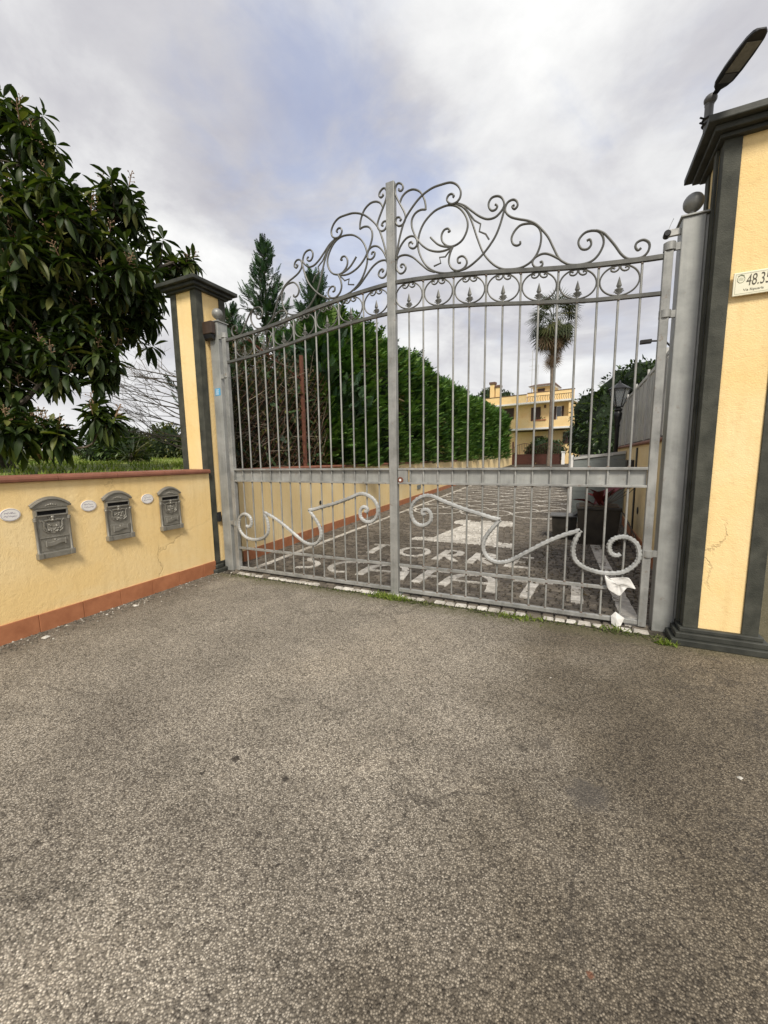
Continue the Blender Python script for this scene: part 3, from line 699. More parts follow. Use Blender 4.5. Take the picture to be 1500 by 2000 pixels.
# ================================================================== GATE
UP={"A":[[0.081,3.774],[0.078,3.76],[0.1,3.75],[0.118,3.767],[0.113,3.794],[0.085,3.817],[0.06,3.815],[0.043,3.784],[0.045,3.737],[0.068,3.683],[0.102,3.621],[0.132,3.561],[0.141,3.523],[0.129,3.489],[0.106,3.468],[0.073,3.467],[0.05,3.49],[0.045,3.517],[0.056,3.54],[0.082,3.537],[0.098,3.516],[0.082,3.506]],"B":[[0.084,3.662],[0.109,3.707],[0.158,3.735],[0.218,3.734],[0.277,3.697],[0.312,3.637],[0.327,3.583],[0.329,3.54]],"B2":[[0.329,3.54],[0.282,3.549],[0.234,3.535],[0.201,3.492],[0.2,3.43],[0.228,3.356],[0.258,3.307],[0.299,3.254],[0.364,3.203],[0.446,3.172],[0.52,3.169],[0.576,3.187]],"C":[[0.044,3.192],[0.063,3.294],[0.093,3.403],[0.137,3.508],[0.211,3.593],[0.294,3.657],[0.387,3.692],[0.478,3.697],[0.555,3.69],[0.61,3.655],[0.641,3.603],[0.638,3.555],[0.611,3.526],[0.568,3.52],[0.538,3.538],[0.523,3.566],[0.534,3.593],[0.561,3.6],[0.584,3.581],[0.573,3.568]],"D":[[0.606,2.975],[0.504,2.985],[0.411,3.019],[0.329,3.088],[0.275,3.183],[0.255,3.271],[0.27,3.362],[0.317,3.443],[0.399,3.504],[0.478,3.523],[0.545,3.521],[0.612,3.491],[0.667,3.43],[0.7,3.358],[0.698,3.29],[0.658,3.22],[0.592,3.19],[0.531,3.199],[0.483,3.245],[0.474,3.298],[0.496,3.335],[0.53,3.34],[0.549,3.316],[0.53,3.313]],"D2":[[0.57,3.185],[0.503,3.2],[0.445,3.23],[0.399,3.275],[0.373,3.306]],"D3":[[0.581,3.186],[0.554,3.133],[0.543,3.069],[0.566,3.013],[0.617,2.979],[0.672,2.987],[0.701,3.021],[0.693,3.061],[0.66,3.088],[0.624,3.079],[0.625,3.045],[0.649,3.037]],"E":[[0.568,3.52],[0.611,3.516],[0.677,3.481],[0.742,3.421],[0.805,3.366],[0.868,3.331],[0.93,3.33],[0.979,3.365],[1.0,3.406],[0.982,3.458],[0.946,3.484],[0.901,3.484],[0.876,3.453],[0.879,3.414],[0.903,3.386],[0.933,3.388],[0.945,3.41],[0.927,3.427]],"F":[[1.082,3.38],[1.063,3.371],[1.083,3.35],[1.105,3.37],[1.096,3.404],[1.066,3.423],[1.027,3.413],[1.009,3.376],[1.019,3.336],[1.06,3.295],[1.119,3.266],[1.187,3.238],[1.245,3.201],[1.293,3.148],[1.341,3.082],[1.381,2.999],[1.425,2.91],[1.464,2.872],[1.509,2.845],[1.58,2.832],[1.649,2.838],[1.697,2.873],[1.728,2.936],[1.725,2.989],[1.698,3.035],[1.655,3.054],[1.604,3.053],[1.567,3.021],[1.56,2.983],[1.584,2.942],[1.623,2.933],[1.647,2.959],[1.637,2.996],[1.616,2.992]],"G":[[1.004,3.368],[0.976,3.271],[0.943,3.193],[0.903,3.135],[0.842,3.07],[0.769,3.017],[0.694,2.982],[0.606,2.973]],"H":[[0.59,3.516],[0.644,3.49],[0.699,3.427],[0.743,3.328],[0.787,3.2],[0.842,3.07],[0.917,2.976],[0.989,2.924],[1.06,2.905],[1.139,2.9],[1.206,2.921],[1.253,2.963],[1.283,3.03],[1.29,3.103],[1.274,3.162],[1.235,3.203],[1.187,3.219],[1.13,3.22],[1.087,3.188],[1.064,3.141],[1.075,3.096],[1.105,3.075],[1.132,3.081],[1.132,3.1]],"I":[[1.437,2.897],[1.361,2.95],[1.305,2.968],[1.249,2.951],[1.231,2.917],[1.251,2.882],[1.285,2.872],[1.307,2.887],[1.302,2.911],[1.286,2.907]],"J":[[1.672,3.05],[1.706,3.033],[1.741,3.003],[1.802,2.92],[1.847,2.849],[1.889,2.808],[1.937,2.796],[1.984,2.798],[2.013,2.822],[2.024,2.861],[2.013,2.893],[1.981,2.913],[1.946,2.904],[1.936,2.877],[1.953,2.85],[1.972,2.86]],"K":[[0.044,3.154],[0.052,3.194],[0.079,3.215],[0.141,3.212],[0.209,3.176],[0.281,3.108],[0.346,3.047],[0.411,3.013]],"K2":[[0.044,3.176],[0.044,3.143],[0.053,3.099],[0.081,3.065],[0.115,3.067],[0.138,3.095],[0.128,3.127],[0.1,3.14],[0.087,3.125],[0.103,3.111]],"L":[[0.048,3.211],[0.086,3.288],[0.136,3.34],[0.185,3.355],[0.228,3.34],[0.251,3.301],[0.245,3.263],[0.215,3.247],[0.181,3.265],[0.173,3.298],[0.197,3.305],[0.207,3.287]]}
ZIG={"Z1":[[0.565,3.176],[0.509,3.117],[0.457,3.123],[0.469,3.074],[0.405,3.061]],"Z2":[[0.677,3.467],[0.758,3.349],[0.812,3.307],[0.802,3.251],[0.855,3.219],[0.884,3.17]]}
LO={"a":[[0.329,0.853],[0.309,0.843],[0.298,0.868],[0.315,0.887],[0.355,0.887],[0.385,0.845],[0.377,0.779],[0.315,0.737],[0.24,0.749],[0.189,0.813],[0.184,0.902],[0.235,0.98],[0.327,1.024],[0.405,1.02],[0.483,0.988],[0.591,0.949],[0.718,0.907],[0.852,0.872],[0.963,0.841],[1.031,0.83]],"b":[[1.031,0.83],[0.964,0.75],[0.911,0.674],[0.885,0.6],[0.894,0.528],[0.94,0.469],[1.011,0.442],[1.089,0.453],[1.155,0.485],[1.247,0.545],[1.36,0.62],[1.45,0.675],[1.559,0.73],[1.671,0.775]],"c":[[1.671,0.775],[1.637,0.688],[1.624,0.611],[1.64,0.531],[1.697,0.475],[1.772,0.447],[1.854,0.435],[1.956,0.445],[2.027,0.482],[2.08,0.547],[2.092,0.615],[2.071,0.69],[2.02,0.733],[1.963,0.74],[1.906,0.713],[1.883,0.661],[1.9,0.603],[1.94,0.588],[1.966,0.604]]}
ZTOP=[(0,2.998),(.24,2.985),(.458,2.967),(.866,2.917),(1.22,2.864),(1.5,2.826),(1.69,2.805),(1.98,2.780),(2.2,2.770)]
ZLOW=[(0,2.738),(.243,2.726),(.459,2.712),(.87,2.665),(1.225,2.614),(1.5,2.578),(1.705,2.554),(1.99,2.535),(2.2,2.522)]
YB = 0.0
def gate_leaf(s, label):
    t = thing('gate_leaf', label, 'gate', (s * 2.13, 0, 0), 'leaves of the wrought iron gate')
    MB().box(min(s * 2.112, s * 2.168), max(s * 2.112, s * 2.168), -.026, .026, .03, 2.80).build('hinge_stile', 'gate_paint', t, bevel=.004)
    if s < 0:
        MB().box(-.042, .040, -.03, .03, .018, 3.842).build('meeting_stile', 'gate_paint', t, bevel=.004)
    else:
        MB().box(.046, .145, -.014, .014, 1.134, 1.272).build('lock_plate', 'gate_paint', t, bevel=.002)
        MB().lathe([(.026, -.020), (.03, -.018), (.03, -.014)], .072, 0, 14, 'y').build('lock_bush', 'rust', t).location.z += 1.172
        lk_ = MB(); lk_.lathe([(.012, -.024), (.012, -.015)], .072, 0, 10, 'y'); lk_.build('keyhole', 'white_paint', t).location.z += 1.172
    # bars, each on its own
    x0, x1 = .045, 2.112
    nb = 14; wb_ = MB()
    for kk in range(nb):
        X = s * (.167 + .14 * kk)
        zt = interp(X, ZLOW) if kk % 2 == 0 else interp(X, ZTOP) - .012
        jx, jy = rnd.uniform(-.003, .003), rnd.uniform(-.002, .002)
        MB().tube([(X, YB, .065), (X + jx, YB + jy, .7), (X + jx * .6, YB, 1.5), (X, YB, zt)], .0084, 8).build('bar', 'gate_paint', t, smooth=True)
        for zq in (.078, .296, .330, 1.128, 1.292, zt - .014):
            if zq > zt or (s > 0 and X > 1.89 and .2 < zq < .4): continue
            wb_.sphere((X + rnd.uniform(-.006, .006), YB - .010, zq), .0085 * rnd.uniform(.7, 1.25), 6, 4, 1.3, .7, .7)
        if kk % 2 == 0:
            sp = MB(); z = zt
            sp.lathe([(.009, z), (.0135, z + .012), (.009, z + .024), (.009, z + .034)], X, YB, 8)
            sp.frustum(X, YB, z + .034, z + .062, .012, .030, 4, 0, .45); sp.frustum(X, YB, z + .062, z + .071, .030, .012, 4, 0, .45)
            for q in (-1, 1): sp.tube([(X, YB, z + .03), (X + q * .018, YB, z + .036), (X + q * .03, YB, z + .052), (X + q * .033, YB, z + .042)], .0055, 6, .003)
            sp.frustum(X, YB, z + .071, z + .086, .010, .019, 4, 0, .5); sp.frustum(X, YB, z + .086, z + .150, .019, .001, 4, 0, .5)
            sp.build('spear_finial', 'crest_backlit', t)
            # ring scroll between the two arched rails
            za, zb = interp(X, ZLOW) + .012, interp(X, ZTOP) - .014; cz = (za + zb) / 2; rz = (zb - za) / 2 - .004; rx = .129
            slope = (interp(abs(X) + .1, ZLOW) - interp(abs(X) - .1, ZLOW)) / .2 * s
            pts = []
            n = 30
            for i in range(n + 1):
                a = math.radians(90 - 12) - math.radians(336) * i / n
                pts.append((math.cos(a) * rx, math.sin(a) * rz))
            curl = [(.012, rz * .99), (.004, rz * .86), (.012, rz * .70), (.032, rz * .60), (.054, rz * .66), (.058, rz * .80), (.044, rz * .86), (.034, rz * .78)]
            cr = [(x, z) for x, z in curl]; clp = [(-x, z) for x, z in curl]
            path = cr[::-1] + pts[1:-1] + clp
            P3 = catmull([(X + x, YB - .001, cz + z + slope * x) for x, z in path], 2)
            MB().tube(P3, .0068, 6).build('ring_scroll', 'crest_backlit', t, smooth=True)
    wb_.build('weld_beads', 'weld', t, smooth=True)['kind'] = 'stuff'
    # arched rails
    for nm, tab, hw in (('arched_top_rail', ZTOP, .015), ('arched_lower_rail', ZLOW, .0125)):
        XS = [x0 + (x1 - x0) * i / 24 for i in range(25)]
        v = []; f = []
        for X in XS:
            z = interp(X, tab)
            for dy, dz in ((-.016, -hw), (.016, -hw), (.016, hw), (-.016, hw)): v.append((s * X, dy, z + dz))
        for i in range(24):
            for q in range(4): f.append((4 * i + q, 4 * i + (q + 1) % 4, 4 * i + 4 + (q + 1) % 4, 4 * i + 4 + q) if s > 0 else (4 * i + q, 4 * i + 4 + q, 4 * i + 4 + (q + 1) % 4, 4 * i + (q + 1) % 4))
        f += [(0, 1, 2, 3), (96, 99, 98, 97)]
        MB().add(v, f).build(nm, 'crest_backlit', t)
    a, b = sorted((s * x0, s * x1)); hs = -.0
    MB().box(a, b, -.02, .02, 1.268, 1.288).build('middle_rail', 'gate_paint', t, bevel=.002)
    MB().box(a, b, -.0195, .0195, 1.132, 1.151).build('middle_rail', 'gate_paint', t, bevel=.002)
    MB().box(*sorted((s * (.16 if s > 0 else .05), s * 2.108)), .011, .015, 1.1515, 1.2675).build('kick_plate', 'post_paint', t)
    a2, b2 = (a, b) if s < 0 else (a, 1.885)
    MB().box(a2, b2, -.0135, .0135, .300, .326).build('lower_rail', 'gate_paint', t, bevel=.002)
    MB().box(a, b, -.0175, .0175, .040, .074).build('bottom_rail', 'gate_paint', t, bevel=.003)
    if s < 0: MB().box(-.06, .075, -.04, .05, .002, .018).build('drop_bolt_plate', 'post_paint', t)
    # crest scrolls
    yo = 0
    for i, (kx, pts) in enumerate(UP.items()):
        yo = (-.004, .004, .0)[i % 3]
        path = catmull([(s * x, yo, z) for x, z in pts], 5)
        MB().tube(path, .0090, 6).build('crest_scroll', 'crest_backlit', t, smooth=True)
    for kx, pts in ZIG.items():
        MB().tube([(s * x, 0, z) for x, z in pts], .0075, 5).build('zigzag_bar', 'crest_backlit', t)
    # forged wavy bar across the lower bars: flat bar with a hammered edge
    fb = MB()
    for kx, pts in LO.items():
        path = catmull([(s * x, 0, z) for x, z in pts], 7)
        n = len(path); v = []; f = []
        for i, p in enumerate(path):
            d = (path[min(i + 1, n - 1)] - path[max(i - 1, 0)]); d.normalize()
            nx, nz = -d.z, d.x
            e = 0
            if kx == 'a': e = max(0, 1 - i / 30)
            if kx == 'c': e = max(0, 1 - (n - 1 - i) / 30)
            hw = .0185 + .0032 * math.sin(i * 2.2) ; dp = .011
            if kx == 'a' and i < 10 or kx == 'c' and i > n - 10: hw *= .9
            for q, yy_ in ((-hw, -.018), (-hw * .45, -.034), (hw * .45, -.034), (hw, -.018), (hw, -.0105), (-hw, -.0105)):
                v.append((p.x + nx * q, yy_, p.z + nz * q))
        for i in range(n - 1):
            for q in range(6): f.append((6 * i + q, 6 * i + (q + 1) % 6, 6 * i + 6 + (q + 1) % 6, 6 * i + 6 + q))
        f += [tuple(range(6))[::-1], tuple(range(6 * n - 6, 6 * n))]
        fb.add(v, f)
    fb.build('forged_scroll', 'forged', t)
    return t
gate_leaf(-1, 'wrought iron gate leaf hung beside the mailboxes, with the tall centre stile')
gate_leaf(1, 'wrought iron gate leaf hung by the number pillar, paper tied to it')

# crumpled paper tied to the gate
pm = MB(); n = 9; v = []; f = []
outline = [(1.862, .432), (1.90, .405), (2.03, .432), (2.085, .335), (2.02, .345), (1.972, .262), (1.885, .315)]
def inside(x, z, poly):
    r = False
    for i in range(len(poly)):
        (xa, za), (xb, zb) = poly[i], poly[(i + 1) % len(poly)]
        if (za > z) != (zb > z) and x < (xb - xa) * (z - za) / (zb - za) + xa: r = not r
    return r
ctr = (1.96, .36)
rings = [(0.0,), (.35,), (.7,), (1.0,)]
base = []
for i in range(len(outline)):
    a, b = outline[i], outline[(i + 1) % len(outline)]
    for k_ in range(3): base.append((a[0] + (b[0] - a[0]) * k_ / 3, a[1] + (b[1] - a[1]) * k_ / 3))
for fr_ in (.3, .65, 1.0):
    for p in base: v.append((ctr[0] + (p[0] - ctr[0]) * fr_, -.045 + rnd.uniform(-.014, .012), ctr[1] + (p[1] - ctr[1]) * fr_))
nb_ = len(base); v.append((ctr[0], -.05, ctr[1]))
for q in range(2):
    for i in range(nb_): j = (i + 1) % nb_; f.append((q * nb_ + i, q * nb_ + j, (q + 1) * nb_ + j, (q + 1) * nb_ + i))
for i in range(nb_): f.append((len(v) - 1, (i + 1) % nb_, i))
po = pm.add(v, f).build('paper_notice', 'paper')
po.data.polygons.foreach_set('use_smooth', [True] * len(po.data.polygons)); po.modifiers.new('soft', 'SUBSURF').render_levels = 2
sm = po.modifiers.new('thick', 'SOLIDIFY'); sm.thickness = .0012
setp(po, 'crumpled white paper notice tied to the gate below the forged scroll', 'paper')
pm = MB(); v = [(1.955, -.03, .13), (1.985, -.035, .11), (2.02, -.03, .085), (1.995, -.045, .02), (1.96, -.05, .012), (1.93, -.04, .03), (1.925, -.03, .09)]
pm.add(v + [(1.965, -.055, .07)], [(7, (i + 1) % 7, i) for i in range(7)])
po = pm.build('paper_scrap', 'paper'); sm = po.modifiers.new('thick', 'SOLIDIFY'); sm.thickness = .0015
setp(po, 'small scrap of white paper on the bottom rail under the notice', 'paper')

# ================================================================== MAILBOX WALL (left)
WB = Vector((-2.318, -2.262, 0)); WD = Vector((-.038, .9993, 0)).normalized(); WN = Vector((WD.y, -WD.x, 0))
WROT = Matrix((WD, Vector((0, 0, 1)), WN)).transposed()      # local x along wall, y up, z outwards
WXF = Matrix.Translation(WB) @ WROT.to_4x4()
s_end = 2.12; s_beg = -7.5
bw = thing('boundary_wall', 'low yellow plastered wall with terracotta coping holding three mailboxes', 'wall', tuple(WB + WD * 0.5))
MB(WXF).box(s_beg, s_end, 0, 1.236, -.27, 0).build('plaster_body', 'plaster', bw)
x = s_beg; i = 0
while x < s_end - .02:
    e = min(x + .337, s_end)
    MB(WXF).box(x + .0015, e - .0015, -.02, .152 + rnd.uniform(-.002, .002), .001, .013 + rnd.uniform(-.001, .002)).build('skirting_tile', 'terracotta', bw, bevel=.003)
    x = e
x = s_beg; 
while x < s_end - .02:
    e = min(x + .50, s_end)
    mbx = MB(WXF)
    prof = [(-.30, 1.238), (.026, 1.238), (.034, 1.245), (.036, 1.262), (.030, 1.278), (.018, 1.286), (-.30, 1.290)]
    mbx.prism([(b_, a_) for a_, b_ in prof], 'x', x + .0015, e - .0015)
    mbx.build('coping_tile', 'terracotta_dark', bw); x = e
# mailboxes
def mailbox(sc, zc0, wd, ht, label, style):
    t = thing('mailbox', label, 'mailbox', tuple(WB + WD * sc + Vector((0, 0, zc0)) + WN * .001), 'cast metal mailboxes on the wall', WROT)
    hw = wd / 2; D = .036
    L = lambda: MB()
    kw = dict(local=True)
    body = L()
    body.box(-hw + .012, hw - .012, .02, ht, 0, D - .012); body.build('case', 'mail_metal', t, bevel=.004, **kw)
    # slot: recessed dark opening with frame
    z0, z1 = ht * .845, ht * .925
    L().box(-hw + .028, hw - .028, z0, z1, D - .0115, D - .008).build('letter_slot', 'void', t, **kw)
    fr = L(); fr.box(-hw + .016, -hw + .028, z0 - .01, z1 + .01, D - .012, D + .002); fr.box(hw - .028, hw - .016, z0 - .01, z1 + .01, D - .012, D + .002)
    fr.box(-hw + .028, hw - .028, z1, z1 + .012, D - .012, D + .006); fr.box(-hw + .028, hw - .028, z0 - .012, z0, D - .012, D + .004)
    fr.build('slot_frame', 'mail_metal', t, bevel=.002, **kw)
    # arched pediment with moulding
    n = 14; ah = .06; arc = []
    for i in range(n + 1):
        u = -1 + 2 * i / n; arc.append((u * hw * 1.0, ht + .004 + ah * (1 - u * u)))
    L().prism([(-hw, ht - .006)] + [(hw, ht - .006)] + arc[::-1], 'z', 0, D - .006).build('pediment', 'mail_metal', t, **kw)
    md = L(); md.tube([(-hw - .012, ht + .004, D - .008)] + [(a * 1.04, b + .002, D - .004) for a, b in arc] + [(hw + .012, ht + .004, D - .008)], .0095, 6)
    md.tube([(a * 1.07, b + .010, D - .018) for a, b in arc], .010, 6)
    md.build('arch_moulding', 'mail_metal', t, smooth=True, **kw)
    orn = L()
    for q in (-2, -1, 0, 1, 2): orn.sphere((q * .017, ht + .018 - abs(q) * .003, D - .006), .0085 - abs(q) * .001, 8, 6)
    orn.build('pediment_ornament', 'mail_metal', t, smooth=True, **kw)
    # half-round columns at the sides
    for q in (-1, 1):
        c = L(); X = q * (hw - .012)
        pr = [(.013, .045), (.013, .055), (.010, .06), (.010, ht * .72), (.014, ht * .73), (.016, ht * .75), (.013, ht * .765), (.017, ht * .785), (.010, ht * .80)]
        c.xf = None
        v = []; f = []; nn_ = 10
        for r, z in pr:
            for i in range(nn_): a = 2 * math.pi * i / nn_; v.append((X + r * math.cos(a), z, D - .010 + r * math.sin(a)))
        for k_ in range(len(pr) - 1):
            for i in range(nn_): j = (i + 1) % nn_; f.append((k_ * nn_ + j, k_ * nn_ + i, (k_ + 1) * nn_ + i, (k_ + 1) * nn_ + j))
        c.add(v, f).build('column', 'mail_metal', t, smooth=True, **kw)
    bs = L(); bs.box(-hw, hw, 0, .045, 0, D + .006)
    for q in (-1, 1): bs.box(q * hw - .018 - q * .016, q * hw + .018 - q * .016, .002, .05, D, D + .016)
    bs.build('base_ledge', 'mail_metal', t, bevel=.003, **kw)
    # crest relief
    cz = ht * .60; cr = MB(Matrix.Translation((0, cz, 0)) @ Matrix.Diagonal((1.3, 1.3, 1, 1)) @ Matrix.Translation((0, -cz, 0)))
    sh = [(-.036, .028), (.036, .028), (.036, -.012), (.02, -.034), (0, -.044), (-.02, -.034), (-.036, -.012)]
    cr.prism([(a, cz + b) for a, b in sh], 'z', D - .012, D - .003)
    rr = random.Random(int(sc * 100))
    for q in (-1, 1):
        cr.tube([(q * .036, cz - .02, D - .006), (q * .052, cz + .005, D - .004), (q * .05, cz + .035, D - .004), (q * .064, cz + .045, D - .006)], .0055, 6)
        cr.tube([(q * .030, cz - .034, D - .006), (q * .05, cz - .02, D - .005), (q * .056, cz - .004, D - .005)], .0045, 6)
        cr.tube([(0, cz + .036, D - .004), (q * .022, cz + .046, D - .002), (q * .046, cz + .042, D - .004)], .0055, 6)
        cr.tube([(q * .012, cz + .045, D - .006), (q * .022, cz + .07, D - .006)], .004, 6)
    cr.sphere((0, cz + .062, D - .004), .013, 10, 8); cr.sphere((0, cz + .045, D - .002), .010, 8, 6)
    for i in range(16): cr.sphere((rr.uniform(-.028, .028), cz + rr.uniform(-.03, .022), D - .003), rr.uniform(.004, .0085), 6, 5)
    cr.build('crest', 'mail_metal', t, smooth=True, **kw)
    # door with scroll handle
    dz0, dz1 = ht * .14, ht * .395
    dm = L()
    if style == 0: dm.box(-hw + .03, hw - .026, dz1 - .003, dz1 + .005, D - .012, D - .004)
    dm.box(-hw + .036, hw - .03, dz0, dz1 - .004, D - .0115, D - (.009 if style == 0 else .002))
    d = dm.build('door', 'mail_metal', t, bevel=.002, **kw)
    hz_ = ht * .285; hd = []
    for i in range(11):
        u = -1 + 2 * i / 10; hd.append((u * hw * .52 + .004, hz_ + .010 * math.sin(u * 2.6)))
    up = [(a, b + .017) for a, b in hd]; dn = [(a, b - .017) for a, b in hd]
    hm_ = L().prism(dn + up[::-1], 'z', D - .011, D + .006)
    for q in (0, -1): hm_.tube([(hd[q][0], hd[q][1] - .024, D), (hd[q][0], hd[q][1] + .024, D)], .008, 8)
    hm_.build('door_scroll', 'mail_metal', d, bevel=.002, **kw)
    L().lathe([(.009, D - .01), (.009, D + .002), (.006, D + .005)], .0, dz1 - .022, 10).build('lock', 'mail_metal', d, smooth=True, **kw)
    return t
mailbox(.424, .604, .268, .425, 'largest dark metal mailbox with crest, nearest the left edge', 0)
mailbox(.975, .648, .252, .388, 'middle dark metal mailbox with crest, door slightly ajar', 1)
mailbox(1.540, .648, .252, .388, 'dark metal mailbox with crest nearest the gate', 1)
def oval(sc, z, label, seed):
    t = thing('name_plate', label, 'name plate', tuple(WB + WD * sc + Vector((0, 0, z)) + WN * .001), 'oval enamel name plates on the wall', WROT)
    n = 28; a, b = .066, .050
    el = [(a * math.cos(2 * math.pi * i / n), b * math.sin(2 * math.pi * i / n)) for i in range(n)]
    MB().prism(el, 'z', 0, .007).build('plate', 'enamel', t, bevel=.002, local=True)
    MB().tube([(x * .9, y * .88, .0072) for x, y in el + el[:1]], .0011, 4).build('rim_line', 'ink', t, local=True)
    r = random.Random(seed); wr = MB()
    for row, (yy_, w_) in enumerate(((.012, .038), (-.014, .042))):
        p = []; x = -w_
        while x < w_:
            p.append((x, yy_ + r.uniform(-.006, .009), .0072)); x += r.uniform(.0035, .006)
        wr.tube(catmull(p, 3), .0011, 4)
    wr.build('handwriting', 'ink', t, local=True)
oval(.160, .992, 'oval white name plate by the left edge, left of the largest mailbox', 1)
oval(.730, .999, 'oval white name plate left of the middle mailbox', 2)
oval(1.298, 1.007, 'oval white name plate left of the mailbox nearest the gate', 3)

# ================================================================== small fittings
# brown lamp box on the left post
t = thing('gate_lamp', 'dark brown flashing light box at the top of the left steel post', 'lamp', (-2.36, -.05, 2.84))
MB().box(-2.47, -2.268, -.075, -.013, 2.86, 3.0).build('housing', 'brown_plastic', t, bevel=.008)
MB().prism([(-.07, 2.858), (-.016, 2.858), (-.02, 2.80), (-.055, 2.815)], 'x', -2.45, -2.285).build('lens', 'lamp_black', t)
MB().box(-2.40, -2.30, -.013, -.002, 2.88, 2.96).build('bracket', 'gate_paint', t)
ps = MB().box(-2.352, -2.268, -.0012, -.0004, 2.165, 2.248).build('warning_sticker', 'blue_sticker'); setp(ps, 'small square blue sticker on the left steel post', 'sticker')
wl = MB()
for i in range(5): wl.box(-2.343 + .002 * i, -2.29 - .008 * (i % 2), -.002, -.0013, 2.178 + .013 * i, 2.183 + .013 * i)
wl.build('print', 'enamel', ps)
t = thing('photocell', 'small black photocell between left pillar and steel post', 'sensor', (-2.40, -.01, .62))
MB().box(-2.408, -2.388, -.055, -.004, .63, .75).build('housing', 'lamp_black', t, bevel=.004)
MB().lathe([(.012, -.06), (.012, -.052)], -2.398, 0, 12, 'y').build('lens', 'window_glass', t).location.z += .70
t = thing('receiver', 'small cylindrical receiver with thin aerial on the right steel post', 'sensor', (2.17, .05, 2.93))
MB().box(2.135, 2.209, .03, .055, 2.915, 2.96).build('bracket', 'sheet_metal', t, bevel=.003)
MB().lathe([(.018, -.005), (.022, .0), (.022, .05), (.018, .055)], 2.13, .02, 14, 'y').build('sensor_head', 'lamp_black', t, smooth=True).location.z += 2.935
MB().tube([(2.135, .05, 2.955), (2.150, .06, 3.0), (2.168, .07, 3.045)], .0018, 5).build('aerial', 'gate_paint', t)
# number sign on the right pillar
SY = -.142
t = thing('number_sign', 'cream house number sign reading 48.35 on the right pillar', 'sign', (2.60, SY, 2.45))
MB().box(2.482, 2.738, SY - .016, SY - .004, 2.388, 2.529).build('panel', 'sign_face', t, bevel=.003)
fl = MB(); y_ = SY - .0166
for (xa, xb, za, zb) in ((2.492, 2.728, 2.517, 2.519), (2.492, 2.728, 2.398, 2.400), (2.492, 2.494, 2.400, 2.517), (2.726, 2.728, 2.400, 2.517)): fl.box(xa, xb, y_, y_ + .0004, za, zb)
fl.build('border_line', 'sign_ink_soft', t)
em = MB(); em.tube([(2.520 + .019 * math.cos(a), y_, 2.487 + .022 * math.sin(a)) for a in [i * math.pi / 10 for i in range(21)]], .0017, 4)
em.tube([(2.504, y_, 2.507), (2.52, y_, 2.514), (2.536, y_, 2.507)], .002, 4)
for q in range(5): em.box(2.508 + q * .005, 2.510 + q * .005, y_, y_ + .0006, 2.478 - .002 * (q % 2), 2.494 + .002 * (q % 3))
em.build('emblem', 'sign_ink_soft', t)
def text(name, s, size, loc, mat, parent, shear=0.0, sx=1.0):
    cu = bpy.data.curves.new(name, 'FONT'); cu.body = s; cu.size = size; cu.extrude = .0004; cu.shear = shear
    tmp = bpy.data.objects.new('tmp', cu); col.objects.link(tmp)
    dg = bpy.context.evaluated_depsgraph_get(); me = bpy.data.meshes.new_from_object(tmp.evaluated_get(dg))
    bpy.data.objects.remove(tmp)
    me.transform(Matrix.Translation(loc) @ Matrix.Rotation(math.pi / 2, 4, 'X') @ Matrix.Diagonal((sx, 1, 1, 1)))
    me.materials.clear(); me.materials.append(MAT[mat]); me.name = name
    return place(name, me, parent)
text('numerals', '48.35', .098, (2.545, y_, 2.443), 'sign_ink', t, .10, .56)
text('street_name', 'Via Ripuaria', .021, (2.535, y_, 2.412), 'sign_ink', t, 0, 1.0)
# LED street lamp on the right pillar cap
t = thing('street_lamp', 'grey LED street lamp head on a short tube above the right pillar', 'street lamp', (2.285, -.12, 3.43))
MB().lathe([(.024, 3.43), (.024, 3.585), (.026, 3.586), (.026, 3.60)], 2.285, -.12, 16).build('tube', 'grey_lamp', t, smooth=True)
MB().sphere((2.288, -.125, 3.615), .036, 16, 10, 1, 1, .85).build('swivel_joint', 'grey_lamp', t, smooth=True)
cb = MB()
for z in (3.475, 3.505):
    cb.tube([(2.285 + .03 * math.cos(a), -.12 + .03 * math.sin(a), z) for a in [i * math.pi / 8 for i in range(17)]], .006, 6)
    cb.tube([(2.258, -.14, z), (2.235, -.155, z + .004)], .005, 6)
cb.build('clamp', 'lamp_black', t, smooth=True)
A_ = Vector((2.30, -.135, 3.625)); B_ = Vector((2.415, -.52, 3.628)); ax = (B_ - A_); Ln = ax.length; ax.normalize()
sd_ = ax.cross(Vector((0, 0, 1))).normalized(); upv = sd_.cross(ax)
HX = Matrix.Translation(A_) @ Matrix((sd_, ax, upv)).transposed().to_4x4()
hd_ = MB(HX); prof = [(0, .016), (.055, .018), (.085, .038), (.13, .053), (.22, .058), (.34, .056), (.43, .050), (.475, .040), (.495, .028), (.505, .012)]
prof = [(a * Ln / .505, b) for a, b in prof]
v = []; f = []
for a, b in prof:
    for q, zq in ((-1, 0), (-.8, .022), (.8, .022), (1, 0), (.9, -.008), (-.9, -.008)): v.append((b * q, a, zq * (b / .05)))
for i in range(len(prof) - 1):
    for q in range(6): f.append((6 * i + q, 6 * i + (q + 1) % 6, 6 * i + 6 + (q + 1) % 6, 6 * i + 6 + q))
f += [tuple(range(6))[::-1], tuple(range(6 * len(prof) - 6, 6 * len(prof)))]
hd_.add(v, f).build('lamp_head', 'lamp_black', t, smooth=False)
MB(HX).box(-.036, .036, Ln * .42, Ln * .86, -.0115, -.0085).build('led_panel', 'led_face', t)
MB(HX).box(-.032, .032, Ln * .25, Ln * .40, -.0125, -.0085).build('driver_cover', 'grey_lamp', t, bevel=.003)

